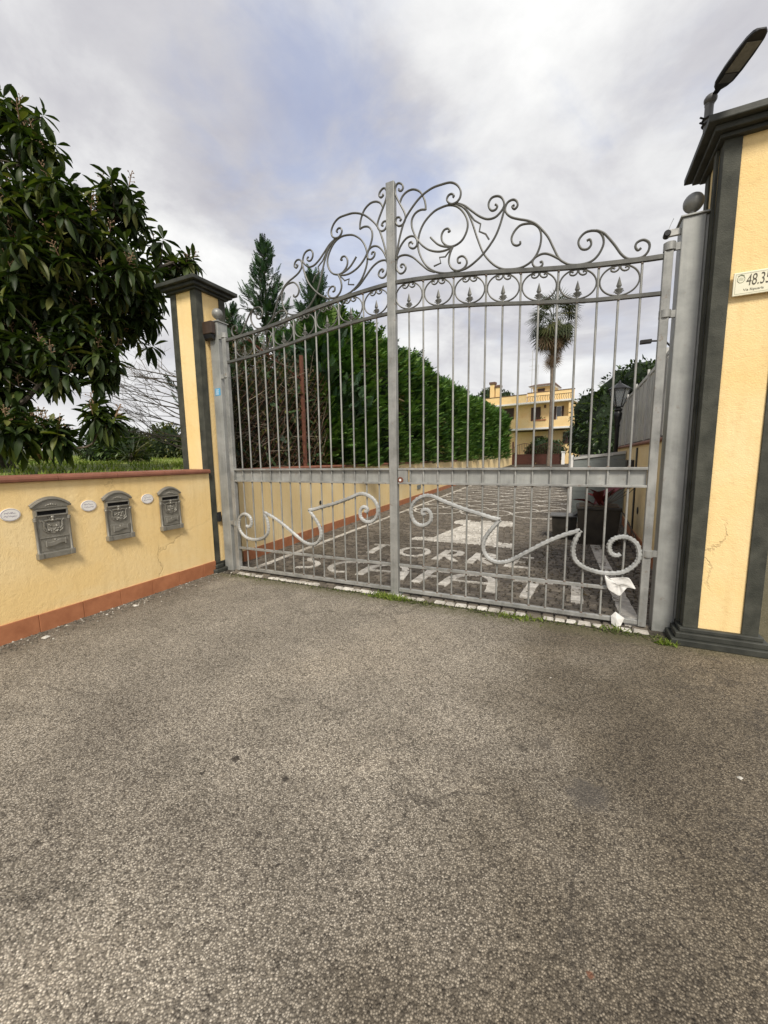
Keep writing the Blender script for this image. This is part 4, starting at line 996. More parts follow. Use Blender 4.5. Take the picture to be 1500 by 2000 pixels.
# ================================================================== INNER LEFT GARDEN WALL
def poly_wall(name, label, pts, face, thick, z0, z1, mat, coping, skirt, tile=.5, sk_tile=.337, far_cut=16):
    t = thing(name, label, 'wall', (pts[0][0], pts[0][1], 0))
    for pi, (a, b) in enumerate(zip(pts, pts[1:])):
        A = Vector((a[0], a[1], 0)); B = Vector((b[0], b[1], 0)); d = (B - A); L = d.length; d.normalize()
        nrm = Vector((d.y, -d.x, 0)) * face
        if face > 0: X = Matrix.Translation(A) @ Matrix((d, Vector((0, 0, 1)), nrm)).transposed().to_4x4(); sg = 1
        else: X = Matrix.Translation(B) @ Matrix((-d, Vector((0, 0, 1)), nrm)).transposed().to_4x4()
        za, zb = (a[2] if len(a) > 2 else 0), (b[2] if len(b) > 2 else 0)
        base = min(za, zb)
        h = z1 + (za + zb) / 2
        MB(X).box(0, L, base - .05, h, -thick, 0).build('plaster_body', mat, t)
        if coping:
            x = 0
            while x < L - .01:
                e = min(x + tile, L)
                MB(X).prism([(b_, a_) for a_, b_ in [(-thick - .03, h + .002), (.026, h + .002), (.034, h + .009), (.036, h + .026), (.03, h + .042), (.018, h + .05), (-thick - .03, h + .054)]], 'x', x + .002, e - .002).build('coping_tile', 'terracotta_dark', t); x = e
        if skirt:
            x = 0
            while x < L - .01:
                e = min(x + sk_tile, L)
                MB(X).box(x + .002, e - .002, (za + zb) / 2 - .05, (za + zb) / 2 + .165, .001, .013).build('skirting_tile', 'terracotta', t); x = e
    return t
gw = poly_wall('garden_wall', 'long pale yellow wall along the left of the driveway under the hedge',
               [(-2.417, .336), (lwall_x(22), 22.0)], 1, .22, 0, 1.225, 'plaster_pale', True, True, .6, .45)
poly_wall('garden_wall', 'far pale yellow wall section stepping up beyond the hedge foot', [(lwall_x(22) + .004, 22.02, .12), (-4.30, 30.0, .25)], 1, .24, 0, 1.30, 'plaster_pale', False, False)
poly_wall('garden_wall', 'farthest pale yellow wall section ending at the brown garden gate', [(-4.295, 30.02, .35), (-4.22, 38.5, .5)], 1, .26, 0, 1.42, 'plaster_pale', False, False)
for (s_, z_, w_, h_) in ((2.15, .60, .03, .05), (8.6, .85, .35, .07), (8.9, .42, .45, .13)):
    d = Vector((-.0885, 1, 0)).normalized(); q = Vector((-2.417, .336, 0)) + d * s_; nr = Vector((d.y, -d.x, 0))
    X = Matrix.Translation(q + nr * .002) @ Matrix((d, Vector((0, 0, 1)), nr)).transposed().to_4x4()
    if w_ < .1:
        o = MB(X).lathe([(.034, 0), (.040, .004), (.034, .006)], 0, z_, 14).build('spotlight_socket', 'lamp_black', gw)
    else:
        MB(X).box(-w_ / 2, w_ / 2, z_ - h_ / 2, z_ + h_ / 2, 0, .02).build('wall_vent', 'clad', gw)
# white end post and far right things
# ------------------------------------------------------------------ RIGHT INNER WALL with sheet fence
rw = poly_wall('side_wall', 'yellow wall with terracotta coping along the right of the driveway', [(2.51, .32), (2.51, 8.3)], -1, .2, 0, 1.535, 'plaster_pale', True, True, .5)
MB().lathe([(.045, 2.5), (.05, 2.503), (.05, 2.509)], 3.60, .53, 14, 'x').build('spotlight_socket', 'lamp_black', rw) if False else None
sk = MB(); sk.lathe([(.05, -.006), (.054, -.003), (.05, 0)], 0, 0, 16, 'x'); sk.xf = None
so_ = MB(Matrix.Translation((2.508, 3.6, .53))); so_.lathe([(.05, -.010), (.056, -.006), (.056, 0)], 0, 0, 16, 'x'); so_.build('spotlight_socket', 'lamp_black', rw)
MB().box(2.40, 2.508, 4.40, 4.62, 1.17, 1.30).build('meter_box', 'dark_pot', rw, bevel=.005)
MB().box(2.495, 2.509, 4.02, 4.16, .05, 1.5).build('cable_duct', 'dark_pot', rw)
sf = thing('sheet_fence', 'grey vertical sheet metal fence standing on the right side wall', 'fence', (2.61, 4, 1.59))
y = .45; i = 0
while y < 8.25:
    e = y + .235
    MB().box(2.596 + .006 * (i % 2), 2.602 + .006 * (i % 2), y + .004, e - .004, 1.625, 2.600).build('fence_panel', 'sheet_metal', sf); y = e; i += 1
MB().box(2.58, 2.594, .45, 8.25, 2.60, 2.65).build('top_rail', 'sheet_metal', sf); MB().box(2.578, 2.594, .45, 8.25, 1.60, 1.622).build('bottom_rail', 'black_iron', sf)
for y in (1.2, 2.6, 4.0, 5.4, 6.8, 8.15): MB().box(2.562, 2.593, y - .02, y + .02, 1.585, 2.70).build('fence_post', 'sheet_metal', sf)
t = thing('wall_bracket', 'small black bracket sticking out above the sheet fence', 'bracket', (2.59, 2.2, 2.60))
MB().tube([(2.59, 2.3, 2.62), (2.50, 2.3, 2.72), (2.36, 2.3, 2.735)], .011, 6).build('arm', 'black_iron', t)
MB().box(2.25, 2.37, 2.27, 2.33, 2.71, 2.755).build('floodlight', 'black_iron', t, bevel=.006)
# clad low wall with sloping coping
cw = thing('clad_wall', 'low grey clad wall with white sloping coping behind the planters', 'wall', (2.0, 5.6, 0))
for i in range(8):
    z = .02 + i * .16
    MB().prism([(1.57, z), (2.498, z), (2.498, z + .155), (1.57, z + .155)], 'y', 5.60 + .004 * (i % 2), 5.66).build('clad_board', 'clad', cw)
MB().box(1.57, 2.498, 5.663, 5.70, 0, 1.30).build('backing', 'clad', cw)
MB().prism([(1.57, 1.302), (2.496, 1.302), (2.496, 1.415), (1.57, 1.304)], 'y', 5.61, 5.69).build('gable_board', 'clad', cw)
MB().prism([(1.55, 1.306), (2.496, 1.417), (2.496, 1.47), (1.55, 1.355)], 'y', 5.585, 5.72).build('coping', 'clad_light', cw)
MB().box(1.50, 1.562, 5.585, 5.65, 0, 1.40).build('end_post', 'white_paint', cw)
# ------------------------------------------------------------------ lantern post
t = thing('lantern_post', 'black iron garden lantern on a post beside the sheet fence', 'street lamp', (2.43, 7.0, 0))
cx, cy = 2.42, 7.0
MB().lathe([(.11, .01), (.11, .10), (.075, .16), (.07, .55), (.055, .62), (.045, .7), (.042, 2.0), (.06, 2.05), (.045, 2.1), (.075, 2.2), (.085, 2.32), (.06, 2.36), (.09, 2.40), (.035, 2.46)], cx, cy, 14).build('post', 'black_iron', t, smooth=True)
lm = MB(); lm.frustum(cx, cy, 2.86, 2.98, .235, .05, 6, 0); lm.lathe([(.24, 2.845), (.24, 2.862)], cx, cy, 6); lm.lathe([(.03, 2.98), (.02, 3.03), (.001, 3.05)], cx, cy, 8)
lm.build('roof', 'black_iron', t)
fr_ = MB()
for i in range(6):
    a = i * math.pi / 3; fr_.tube([(cx + .09 * math.cos(a), cy + .09 * math.sin(a), 2.47), (cx + .215 * math.cos(a), cy + .215 * math.sin(a), 2.85)], .010, 5)
fr_.lathe([(.095, 2.455), (.095, 2.475)], cx, cy, 6); fr_.build('cage', 'black_iron', t)
for i in range(6):
    a, b = i * math.pi / 3, (i + 1) * math.pi / 3
    q = lambda r, an, z: (cx + r * math.cos(an), cy + r * math.sin(an), z)
    gm = MB(); gm.add([q(.088, a, 2.48), q(.088, b, 2.48), q(.208, b, 2.845), q(.208, a, 2.845)], [(0, 1, 2, 3)]); o = gm.build('pane', 'glass', t)
    s_ = o.modifiers.new('thick', 'SOLIDIFY'); s_.thickness = .003

# ------------------------------------------------------------------ planters
t = thing('planter', 'big dark square tub with red leaved plant by the right wall', 'planter', (1.97, 3.5, 0))
MB().frustum(1.96, 3.52, .014, .56, .36, .42, 4).build('tub', 'dark_pot', t, bevel=.01)
MB().frustum(1.96, 3.52, .56, .60, .44, .43, 4).build('rim', 'dark_pot', t, bevel=.008)
MB().frustum(1.96, 3.52, .601, .612, .38, .38, 4).build('soil', 'soil', t)
n = 9; ang = nrs.rand(n) * 6.28; el = nrs.uniform(.5, 1.3, n)
dv = np.stack([np.cos(ang) * np.cos(el), np.sin(ang) * np.cos(el), np.sin(el)], 1)
scatter('red_leaves', LOQ[1], np.repeat([[1.93, 3.5, .60]], n, 0) + nrs.uniform(-.12, .12, (n, 3)) * [1, 1, .1], frames(dv, UPZ + rdirs(n) * .3), nrs.uniform(.3, .55, n), 'red_plant', t, kind=None)
MB().tube([(2.2, 3.4, .64), (2.3, 3.2, .5), (2.42, 2.95, .22)], .012, 6).build('support_stick', 'twig', t)
for i in range(5): MB().tube([(2.05, 3.45, .6), (2.1 + .06 * i, 3.4, .8), (2.15 + .1 * i, 3.35 - .03 * i, .86 + .05 * i)], .005, 5).build('bare_stem', 'twig', t)
t = thing('storage_bin', 'low dark box with tilted lid in front of the clad wall', 'box', (1.47, 3.8, 0))
MB().frustum(1.48, 3.72, .014, .39, .235, .27, 4).build('body', 'dark_pot', t, bevel=.01)
MB().box(1.26, 1.70, 3.50, 3.92, .392, .415).build('rim', 'grey_lamp', t, bevel=.004)
lidx = Matrix.Translation((1.66, 3.72, .42)) @ Matrix.Rotation(math.radians(-38), 4, 'Y')
MB(lidx).box(-.12, .20, -.2, .2, 0, .03).build('lid', 'lamp_black', t, bevel=.008)

# ================================================================== GARDEN GATE, HOUSE, PALM in the distance
t = thing('garden_gate', 'brown metal garden gate at the far end of the driveway', 'gate', (-1.9, 38.6, .6))
gz = .62
for a, b in ((-4.1, -2.0), (-1.96, .30)):
    MB().box(a, b, 38.58, 38.62, gz + .08, gz + .95).build('sheet_panel', 'brown_gate', t)
    fm_ = MB(); fm_.box(a, b, 38.56, 38.64, gz + .95, gz + 1.02); fm_.box(a, b, 38.56, 38.64, gz + .02, gz + .08); fm_.build('rail', 'brown_gate', t)
    x = a + .08; i = 0
    while x < b:
        hh = 1.75 + .35 * math.sin(math.pi * (x - a) / (b - a)); MB().tube([(x, 38.6, gz + 1.02), (x, 38.6, gz + hh)], .018, 5).build('bar', 'brown_gate', t); x += .16; i += 1
    MB().tube([(a + (b - a) * k_ / 12, 38.6, gz + 1.72 + .35 * math.sin(math.pi * k_ / 12)) for k_ in range(13)], .025, 5).build('arched_rail', 'brown_gate', t)
MB().box(-4.22, -4.10, 38.5, 38.7, .5, 2.9).build('gate_stile', 'brown_gate', t)
t = thing('end_post', 'pale grey post beside the far garden gate', 'post', (.62, 38.4, .6))
MB().box(.34, .62, 38.3, 38.6, .5, 1.75).build('shaft', 'white_paint', t, bevel=.01); MB().box(.29, .67, 38.25, 38.65, 1.752, 1.85).build('cap', 'white_paint', t, bevel=.01)
t = thing('parapet', 'grey low garden wall in front of the bushes at the right', 'wall', (1.1, 20, 0))
for (xa, ya, xb, yb, zt) in ((2.35, 9.2, 1.75, 14.0, 1.37), (1.74, 14.05, 1.2, 24.0, 1.30)):
    d = Vector((xb - xa, yb - ya, 0)); L = d.length; d.normalize(); X = Matrix.Translation((xa, ya, 0)) @ Matrix((d, Vector((0, 0, 1)), Vector((d.y, -d.x, 0)))).transposed().to_4x4()
    MB(X).box(0, L, 0, zt, 0, .2).build('panel', 'clad', t); MB(X).box(0, L, zt + .002, zt + .06, -.04, .24).build('coping', 'white_paint', t)

th = math.radians(10); HR = Matrix.Rotation(-th, 3, 'Z'); H0 = (.949, 42.0, 0)
hs = thing('house', 'yellow two storey house with brown shutters at the end of the drive', 'house', H0, None, HR)
def hb(name, mat, x0, x1, y0, y1, z0, z1, par=None, bev=0):
    return MB().box(x0, x1, y0, y1, z0, z1).build(name, mat, par or hs, bevel=bev, local=True)
hb('upper_wall', 'plaster_far', -9.2, 0, .9, 9, 4.3, 7.0)
hb('lower_wall', 'plaster_far', -9.2, -.05, 1.0, 9, .2, 4.12)
hb('side_pier', 'plaster_far', -.28, .0, .05, .9, 4.45, 6.9)
hb('roof_slab', 'white_paint', -9.4, .12, -.12, 9.2, 7.0, 7.17)
hb('roof_parapet', 'plaster_far', -9.25, -4.52, .0, .2, 7.172, 8.0)
hb('roof_parapet', 'plaster_far', -4.7, .0, 1.0, 1.2, 7.172, 8.25)
hb('parapet_cap', 'roof_tile', -4.75, .05, .95, 1.25, 8.252, 8.31); hb('parapet_cap', 'roof_tile', -9.3, -4.5, -.05, .25, 8.002, 8.05)
rl = hb('roof_railing', 'shutter', -4.5, .0, .05, .09, 7.72, 7.77)
x = -4.45
while x < 0:
    MB().tube([(x, .07, 7.172), (x + .06, .07, 7.45), (x, .07, 7.72)], .022, 4).build('baluster', 'shutter', rl, local=True); x += .17
hb('balcony_slab', 'white_paint', -6.2, .1, -.6, .9, 4.24, 4.42)
for a, b, c in ((-6.15, -3.95, 5.45), (-3.948, -1.2, 5.12), (-1.198, .05, 5.42)): hb('balcony_parapet', 'plaster_far', a, b, -.55, -.38, 4.422, c)
hb('balcony_parapet', 'plaster_far', -.12, .05, -.378, .9, 4.422, 5.4)
def window(x0, x1, z0, z1, shut, glass=True, par=None, y=.9):
    w_ = hb('window', 'white_paint' if glass else 'shutter', x0, x1, y - .02, y + .05, z0, z1)
    if glass: hb('pane', 'window_glass', x0 + .06, x1 - .06, y - .03, y - .021, z0 + .06, z1 - .06, w_)
    for q in range(2):
        if not shut: break
        wd = (x1 - x0) / 2 * (1.0 if not glass else .8)
        if glass: a, b = ((x0 - wd, x0) if q == 0 else (x1, x1 + wd))
        else: a, b = ((x0, x0 + wd - .01) if q == 0 else (x1 - wd + .01, x1))
        sh_ = hb('shutter', 'shutter', a, b, y - .09, y - .04, z0, z1, w_)
window(-4.2, -3.22, 4.6, 6.68, True, False); window(-1.62, -1.1, 4.6, 6.6, True); window(-7.9, -6.1, 5.5, 6.8, True, False)
window(-.88, -.2, 2.75, 3.9, True, False, y=1.0); window(-3.9, -2.9, 1.2, 3.6, True, False, y=1.0)
tw_ = hb('stair_tower', 'plaster_far', -4.45, -2.45, 2.2, 5, 7.172, 9.0)
hb('tower_window', 'shutter', -3.95, -3.2, 2.14, 2.199, 8.25, 8.8, tw_)
MB().add([(-4.9, 1.8, 9.1), (-2.1, 1.8, 9.1), (-2.1, 5.4, 9.1), (-4.9, 5.4, 9.1), (-4.6, 3.4, 9.5), (-2.4, 3.4, 9.5)], [(0, 1, 5, 4), (1, 2, 5), (2, 3, 4, 5), (3, 0, 4), (3, 2, 1, 0)]).build('tower_roof', 'roof_tile', hs, local=True)
hb('tower_cornice', 'white_paint', -4.8, -2.2, 1.9, 5.3, 9.002, 9.098)
hb('wall_lamp', 'shutter', -2.85, -2.7, .75, .9, 6.55, 6.85)
fp = hb('flower_box', 'terracotta', -3.6, -2.3, -.62, -.40, 5.122, 5.24)
nfl = 40; pos = np.stack([nrs.uniform(-3.6, -2.3, nfl), nrs.uniform(-.6, -.4, nfl), nrs.uniform(5.24, 5.5, nfl)], 1)
_o = scatter('flowers', OVAL, pos, frames(rdirs(nfl), UPZ), nrs.uniform(.1, .22, nfl), 'shrub_leaf', None, None); _o.parent = fp
for (x, z0, z1) in ((-8.55, 8.05, 9.6), (-7.9, 8.05, 9.2)):
    c_ = hb('chimney', 'plaster_far', x - .25, x + .25, .6, 1.1, 7.172, z1); hb('chimney_cap', 'roof_tile', x - .33, x + .33, .52, 1.18, z1 + .002, z1 + .25, c_)
an = MB(); an.tube([(-4.85, 3, 7.172), (-4.85, 3, 13.2)], .03, 5)
for z in (11.1, 11.5, 12.2): an.tube([(-5.2, 3, z), (-4.4, 3, z)], .014, 4)
an.build('aerial', 'sheet_metal', hs, local=True)
an = MB(); an.tube([(-4.2, 3, 9.4), (-4.2, 3, 11.6)], .025, 5); an.tube([(-4.35, 3, 11.4), (-4.0, 3, 11.4)], .012, 4); an.build('aerial', 'sheet_metal', hs, local=True)
# neighbour roof beyond the hedge
t = thing('far_house', 'low neighbouring house with dark tiled roof beyond the hedge', 'house', (-13.5, 52, 0))
MB().box(-19, -10.5, 52, 60, 0, 8.3).build('wall', 'plaster_far', t)
MB().add([(-19.5, 51.5, 8.3), (-10, 51.5, 8.3), (-10, 60.5, 8.3), (-19.5, 60.5, 8.3), (-17, 56, 9.6), (-12, 56, 9.6)], [(0, 1, 5, 4), (1, 2, 5), (2, 3, 4, 5), (3, 0, 4), (3, 2, 1, 0)]).build('roof', 'roof_tile', t)

# palm
px_, py_ = -.66, 36.0
pt = thing('palm_tree', 'tall fan palm with brown skirt in front of the yellow house', 'palm', (px_, py_, .6))
MB().tube([(px_ + .05 * math.sin(z * .4), py_, z) for z in (.5, 2, 4, 6, 8, 10, 13.0)], [.24, .17, .145, .13, .125, .13, .16], 12).build('trunk', 'palm_trunk', pt, smooth=True)
def fan_tmpl():
    v = []; f = []
    for i in range(15):
        a = math.radians(-105 + 15 * i); n = len(v); L = 1.0 - .12 * abs(i - 7) / 7
        d = (math.sin(a), math.cos(a)); p = (-d[1], d[0]); w_ = .034
        v += [(0, .35, 0), (d[0] * .5 * L + p[0] * w_, .35 + d[1] * .5 * L + p[1] * w_, .03), (d[0] * L, .35 + d[1] * L, -.22), (d[0] * .5 * L - p[0] * w_, .35 + d[1] * .5 * L - p[1] * w_, .03)]
        f.append((n, n + 1, n + 2, n + 3))
    n = len(v); v += [(-.02, -.6, 0), (.02, -.6, 0), (.02, .36, 0), (-.02, .36, 0)]; f.append((n, n + 1, n + 2, n + 3))
    return v, f
FAN = fan_tmpl()
def palm_leaves(name, n, el0, el1, z0, z1, r0, sc, mat):
    ang = nrs.rand(n) * 6.283; el = nrs.uniform(el0, el1, n)
    d = np.stack([np.cos(ang) * np.cos(el), np.sin(ang) * np.cos(el), np.sin(el)], 1)
    p = np.stack([px_ + np.cos(ang) * r0, py_ + np.sin(ang) * r0, nrs.uniform(z0, z1, n)], 1) + d * .7
    scatter(name, FAN, p, frames(d, UPZ + rdirs(n) * .25), nrs.uniform(.8, 1.1, n) * sc, mat, pt)
palm_leaves('green_fronds', 38, -.35, 1.45, 12.8, 13.8, .12, 1.3, 'palm_leaf')
palm_leaves('drooping_fronds', 34, -1.3, -.55, 12.8, 13.6, .3, 1.5, 'palm_leaf')
palm_leaves('dead_skirt', 30, -1.3, -.8, 12.2, 13.0, .2, 1.2, 'palm_dead')
palm_leaves('old_skirt', 34, -1.53, -1.25, 10.4, 12.4, .10, .8, 'palm_dead')

# ================================================================== FOLIAGE MASSES
def blob_points(blobs, n, shell=.55):
    out = []; nor = []
    vol = np.array([b[3] ** 2.2 + .025 for b in blobs]); pick = nrs.choice(len(blobs), n, p=vol / vol.sum())
    d = rdirs(n); r = shell + (1 - shell) * nrs.rand(n) ** .6
    B = np.array([b[:4] for b in blobs])[pick]; sz = np.array([(b[4] if len(b) > 4 else 1.0) for b in blobs])[pick]
    p = B[:, :3] + d * (r * B[:, 3])[:, None] * np.stack([np.ones(n), np.ones(n), sz], 1)
    return p, d
def lumpy(name, blobs, mat, parent, k_=.8):
    m = MB()
    for b in blobs:
        n0 = len(m.v); m.sphere((0, 0, 0), 1.0, 14, 10)
        for i in range(n0, len(m.v)):
            q = Vector(m.v[i]); s_ = b[3] * k_ * (1 + .18 * math.sin(q.x * 5 + b[0]) * math.cos(q.y * 6 + b[1]) + .1 * math.sin(q.z * 9))
            m.v[i] = (b[0] + q.x * s_, b[1] + q.y * s_, b[2] + q.z * s_ * (b[4] if len(b) > 4 else 1))
    return m.build(name, mat, parent, smooth=True)

# --- cypress hedge along the left garden wall
hg = thing('hedge', 'tall clipped green cypress hedge behind the left driveway wall', 'hedge', (lwall_x(6) - .7, 6, 1.2))
def hedge_top(y): return .07 * np.sin(np.asarray(y) * 1.3 + .6) + .05 * np.sin(np.asarray(y) * 5.1) + np.interp(y, [3.2, 4.3, 6.6, 8.6, 13, 18, 24, 30, 36], [3.85, 4.25, 4.35, 4.6, 4.65, 4.9, 5.1, 5.2, 5.2])
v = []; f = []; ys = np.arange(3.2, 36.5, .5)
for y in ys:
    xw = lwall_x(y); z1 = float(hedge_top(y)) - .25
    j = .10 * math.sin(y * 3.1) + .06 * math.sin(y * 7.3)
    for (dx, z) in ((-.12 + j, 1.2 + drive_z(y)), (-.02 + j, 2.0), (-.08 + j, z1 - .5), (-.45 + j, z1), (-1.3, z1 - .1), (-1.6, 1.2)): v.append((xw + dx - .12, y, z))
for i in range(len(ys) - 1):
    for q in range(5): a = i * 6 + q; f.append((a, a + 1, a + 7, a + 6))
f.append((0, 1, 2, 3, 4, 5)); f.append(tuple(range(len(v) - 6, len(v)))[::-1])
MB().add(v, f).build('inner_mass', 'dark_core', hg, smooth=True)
n = 15000
yq = 3.2 + 33.2 * nrs.rand(n) ** 1.7; zt = hedge_top(yq); u = nrs.rand(n)
xw = np.array([lwall_x(a) for a in yq])
onface = u < .82
zz_ = np.where(onface, 1.2 + (zt - 1.25) * nrs.rand(n), zt - .15 + .2 * nrs.rand(n))
lump = .13 * np.sin(yq * 3.1) + .08 * np.sin(yq * 7.3) + .10 * np.sin(zz_ * 4 + yq * 2)
rnd_top = np.clip((zz_ - (zt - .6)) / .6, 0, 1) ** 2 * .5
xx = np.where(onface, xw - .16 + lump - rnd_top + nrs.uniform(-.06, .14, n), xw - .3 - 1.2 * nrs.rand(n))
pos = np.stack([xx, yq, zz_], 1)
dv = np.stack([.75 + .3 * nrs.rand(n), nrs.uniform(-.8, .8, n), .55 + nrs.uniform(-.6, .5, n)], 1); dv[~onface] = np.stack([nrs.uniform(-.4, .6, (~onface).sum()), nrs.uniform(-.5, .5, (~onface).sum()), np.ones((~onface).sum())], 1)
tn = np.clip(.45 + .25 * np.sin(yq * 1.9 + zz_ * 1.3) + nrs.uniform(-.3, .3, n), 0, .999)
m_cy = MAT['cypress']
scatter('hedge_sprays', FROND, pos, frames(dv, UPZ + rdirs(n) * .5), nrs.uniform(.20, .36, n) * np.interp(yq, [3, 12, 36], [1, 1.15, 1.6]), 'cypress', hg, tints=tn)
n = 900; yq = 3.2 + 33 * nrs.rand(n) ** 1.8; xw = np.array([lwall_x(a) for a in yq]); zt = hedge_top(yq)
pos = np.stack([xw - .25 - .5 * nrs.rand(n), yq, zt - .18 + .22 * nrs.rand(n) * (np.sin(yq * 5.3) > -.2)], 1)
dv = np.stack([nrs.uniform(-.2, .8, n), nrs.uniform(-.7, .7, n), nrs.uniform(.5, 1.2, n)], 1)
scatter('top_sprigs', FROND, pos, frames(dv, UPZ + rdirs(n) * .5), nrs.uniform(.3, .62, n), 'cypress', hg)
n = 700; cl_ = nrs.randint(0, 26, n); cy_ = 3.4 + 30 * nrs.rand(26) ** 1.6; cz_ = 1.3 + 2.6 * nrs.rand(26)
yq = np.clip(cy_[cl_] + nrs.normal(0, .16, n), 3.3, 35); zq_ = cz_[cl_] + nrs.normal(0, .2, n); xw = np.array([lwall_x(a) for a in yq])
pos = np.stack([xw - .10 + .13 * np.sin(yq * 3.1) + nrs.uniform(-.05, .1, n), yq, np.clip(zq_, 1.2, hedge_top(yq) - .3)], 1)
dv = np.stack([.8 + .2 * nrs.rand(n), nrs.uniform(-.8, .8, n), nrs.uniform(-.6, .7, n)], 1)
scatter('dry_sprays', FROND, pos[:330], frames(dv[:330], UPZ + rdirs(330) * .5), nrs.uniform(.18, .32, 330), 'deadleaf', hg)
scatter('young_sprays', FROND, pos[330:], frames(dv[330:], UPZ + rdirs(n - 330) * .5), nrs.uniform(.18, .32, n - 330), 'ivy', hg)
# --- young cypress trees rising above
def cypress(x, y, z0, zt, rb, label, nb=120, mat='cypress_blue'):
    t = thing('cypress_tree', label, 'tree', (x, y, z0), 'pointed cypress trees behind the gate')
    lean = rnd.uniform(-.1, .1)
    MB().tube([(x, y, z0), (x + lean, y, (z0 + zt) / 2), (x, y, zt)], .07, 7, .006).build('trunk', 'bark', t, smooth=True)
    P = []; D = []; S = []; br = MB()
    for i in range(nb):
        q = rnd.random() ** .8; z = z0 + .5 + (zt - z0 - .55) * q; r = rb * (1 - q) ** .95 * rnd.uniform(.55, 1.15) + .05
        a = rnd.random() * 6.283; c, s_ = math.cos(a), math.sin(a); rise = r * rnd.uniform(.45, .9)
        path = [Vector((x + lean * (.5 - abs(q - .5)), y, z)), Vector((x + c * r * .55, y + s_ * r * .55, z + rise * .35)), Vector((x + c * r, y + s_ * r, z + rise))]
        br.tube(path, .012, 4, .003, cap=False)
        ns = max(3, int(r / .055))
        for k_ in range(ns):
            u_ = .25 + .75 * k_ / ns; p = path[0].lerp(path[1], u_ * 2) if u_ < .5 else path[1].lerp(path[2], u_ * 2 - 1)
            for _ in range(1):
                P.append((p.x + rnd.uniform(-.03, .03), p.y + rnd.uniform(-.03, .03), p.z + rnd.uniform(-.03, .03)))
                D.append((c * .8 + rnd.uniform(-.7, .7), s_ * .8 + rnd.uniform(-.7, .7), .6 + rnd.uniform(-.4, .5))); S.append(rnd.uniform(.16, .30) * (1.0 - .3 * q))
        P.append(tuple(path[2])); D.append((c * .5, s_ * .5, 1)); S.append(.22)
    for k_ in range(14): P.append((x, y, zt - .05 - .04 * k_)); D.append((rnd.uniform(-.5, .5), rnd.uniform(-.5, .5), 1)); S.append(.14)
    br.build('branches', 'bark', t)
    P = np.array(P); D = np.array(D)
    scatter('crown', FROND, P, frames(D, UPZ + rdirs(len(P)) * .6), np.array(S), mat, t)
cypress(-4.6, 3.6, 1.25, 5.95, 1.05, 'tallest pointed cypress seen just right of the left pillar', 190)
cypress(-3.28, 3.55, 1.25, 5.1, 1.05, 'second pointed cypress behind the gate crest scrolls', 210)
cypress(-5.95, 3.9, 1.25, 4.95, 1.3, 'shorter pointed cypress half hidden by the left pillar cap', 200)

# --- dry thicket and rusty wire fence
tf_ = thing('chain_link_fence', 'rusty chain link fence with brown posts behind the left gate leaf', 'fence', (-2.9, 2.0, 1.25))
d = Vector((-.0885, 1, 0)).normalized(); nr = Vector((d.y, -d.x, 0)); F0 = Vector((-2.417, .336, 0)) - nr * .14
FX = Matrix.Translation(F0) @ Matrix((d, Vector((0, 0, 1)), nr)).transposed().to_4x4()
for s_ in (1.92, 3.7):
    MB(FX).box(s_ - .025, s_ + .025, 1.25, 3.16, -.025, .025).build('post', 'rust', tf_)
MB(FX).tube([(1.92, 2.95, 0), (2.5, 3.08, -.35)], .018, 5).build('brace', 'rust', tf_); MB(FX).tube([(1.92, 2.75, 0), (.9, 3.2, -.3)], .016, 5).build('brace', 'rust', tf_)
wm = MB(FX); 
for i in range(-12, 26):
    x0_ = .15 + i * .15
    for sg in (1, -1):
        a0 = (x0_, 1.3) if sg > 0 else (x0_ + 1.7, 1.3); b0 = (x0_ + 1.7, 3.0) if sg > 0 else (x0_, 3.0)
        # clip to fence span
        pts = [(a0[0] + (b0[0] - a0[0]) * q / 12, a0[1] + (b0[1] - a0[1]) * q / 12) for q in range(13)]
        pts = [p for p in pts if .15 <= p[0] <= 3.7]
        if len(pts) > 1: wm.tube([(p[0], p[1], 0.0 if sg > 0 else .004) for p in (pts[0], pts[-1])], .0018, 3, cap=False)
wm.build('wire_mesh', 'rust', tf_)
tk = thing('dry_thicket', 'tangle of dry brown brambles behind the rusty wire fence', 'bush', (-3.2, 1.8, 1.25))
bm_ = MB()
for i in range(430):
    s0 = rnd.uniform(.15, 3.6); dep = -rnd.random() ** 1.3 * .6 - .03; z0 = 1.22 + rnd.random() * 1.8
    L = rnd.uniform(.3, 1.1); a = rnd.uniform(-.6, 3.7); bx = rnd.uniform(-.6, .6)
    dx_, dz_ = math.cos(a), math.sin(a) * .8; sag = rnd.uniform(-.5, .25)
    path = []
    for k_ in range(5):
        u_ = k_ / 4; path.append((max(.12, s0 + dx_ * L * u_ + bx * .1 * u_), min(z0 + dz_ * L * u_ + sag * L * u_ * u_, 3.35), dep + bx * .3 * u_))
    bm_.v and None
    tmp = MB(FX); tmp.tube(path, rnd.uniform(.0025, .007), 3, .0015, cap=False); bm_.add(tmp.v, tmp.f)
bm_.build('stems', 'bramble', tk)['kind'] = 'stuff'
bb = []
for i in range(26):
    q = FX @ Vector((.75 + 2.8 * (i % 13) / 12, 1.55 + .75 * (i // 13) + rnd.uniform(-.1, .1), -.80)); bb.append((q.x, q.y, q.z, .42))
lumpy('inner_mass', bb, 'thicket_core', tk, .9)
n = 2200; s0 = nrs.uniform(.2, 3.7, n); zq = nrs.uniform(1.25, 3.3, n); dq = -nrs.rand(n) * .6
F0n = np.array(F0); dn_, nn_ = np.array(d), np.array(nr)
pos = F0n + s0[:, None] * dn_ + zq[:, None] * np.array([0, 0, 1]) + dq[:, None] * nn_
scatter('dry_leaves', OVAL, pos, frames(rdirs(n), UPZ), nrs.uniform(.04, .09, n), 'deadleaf', tk)
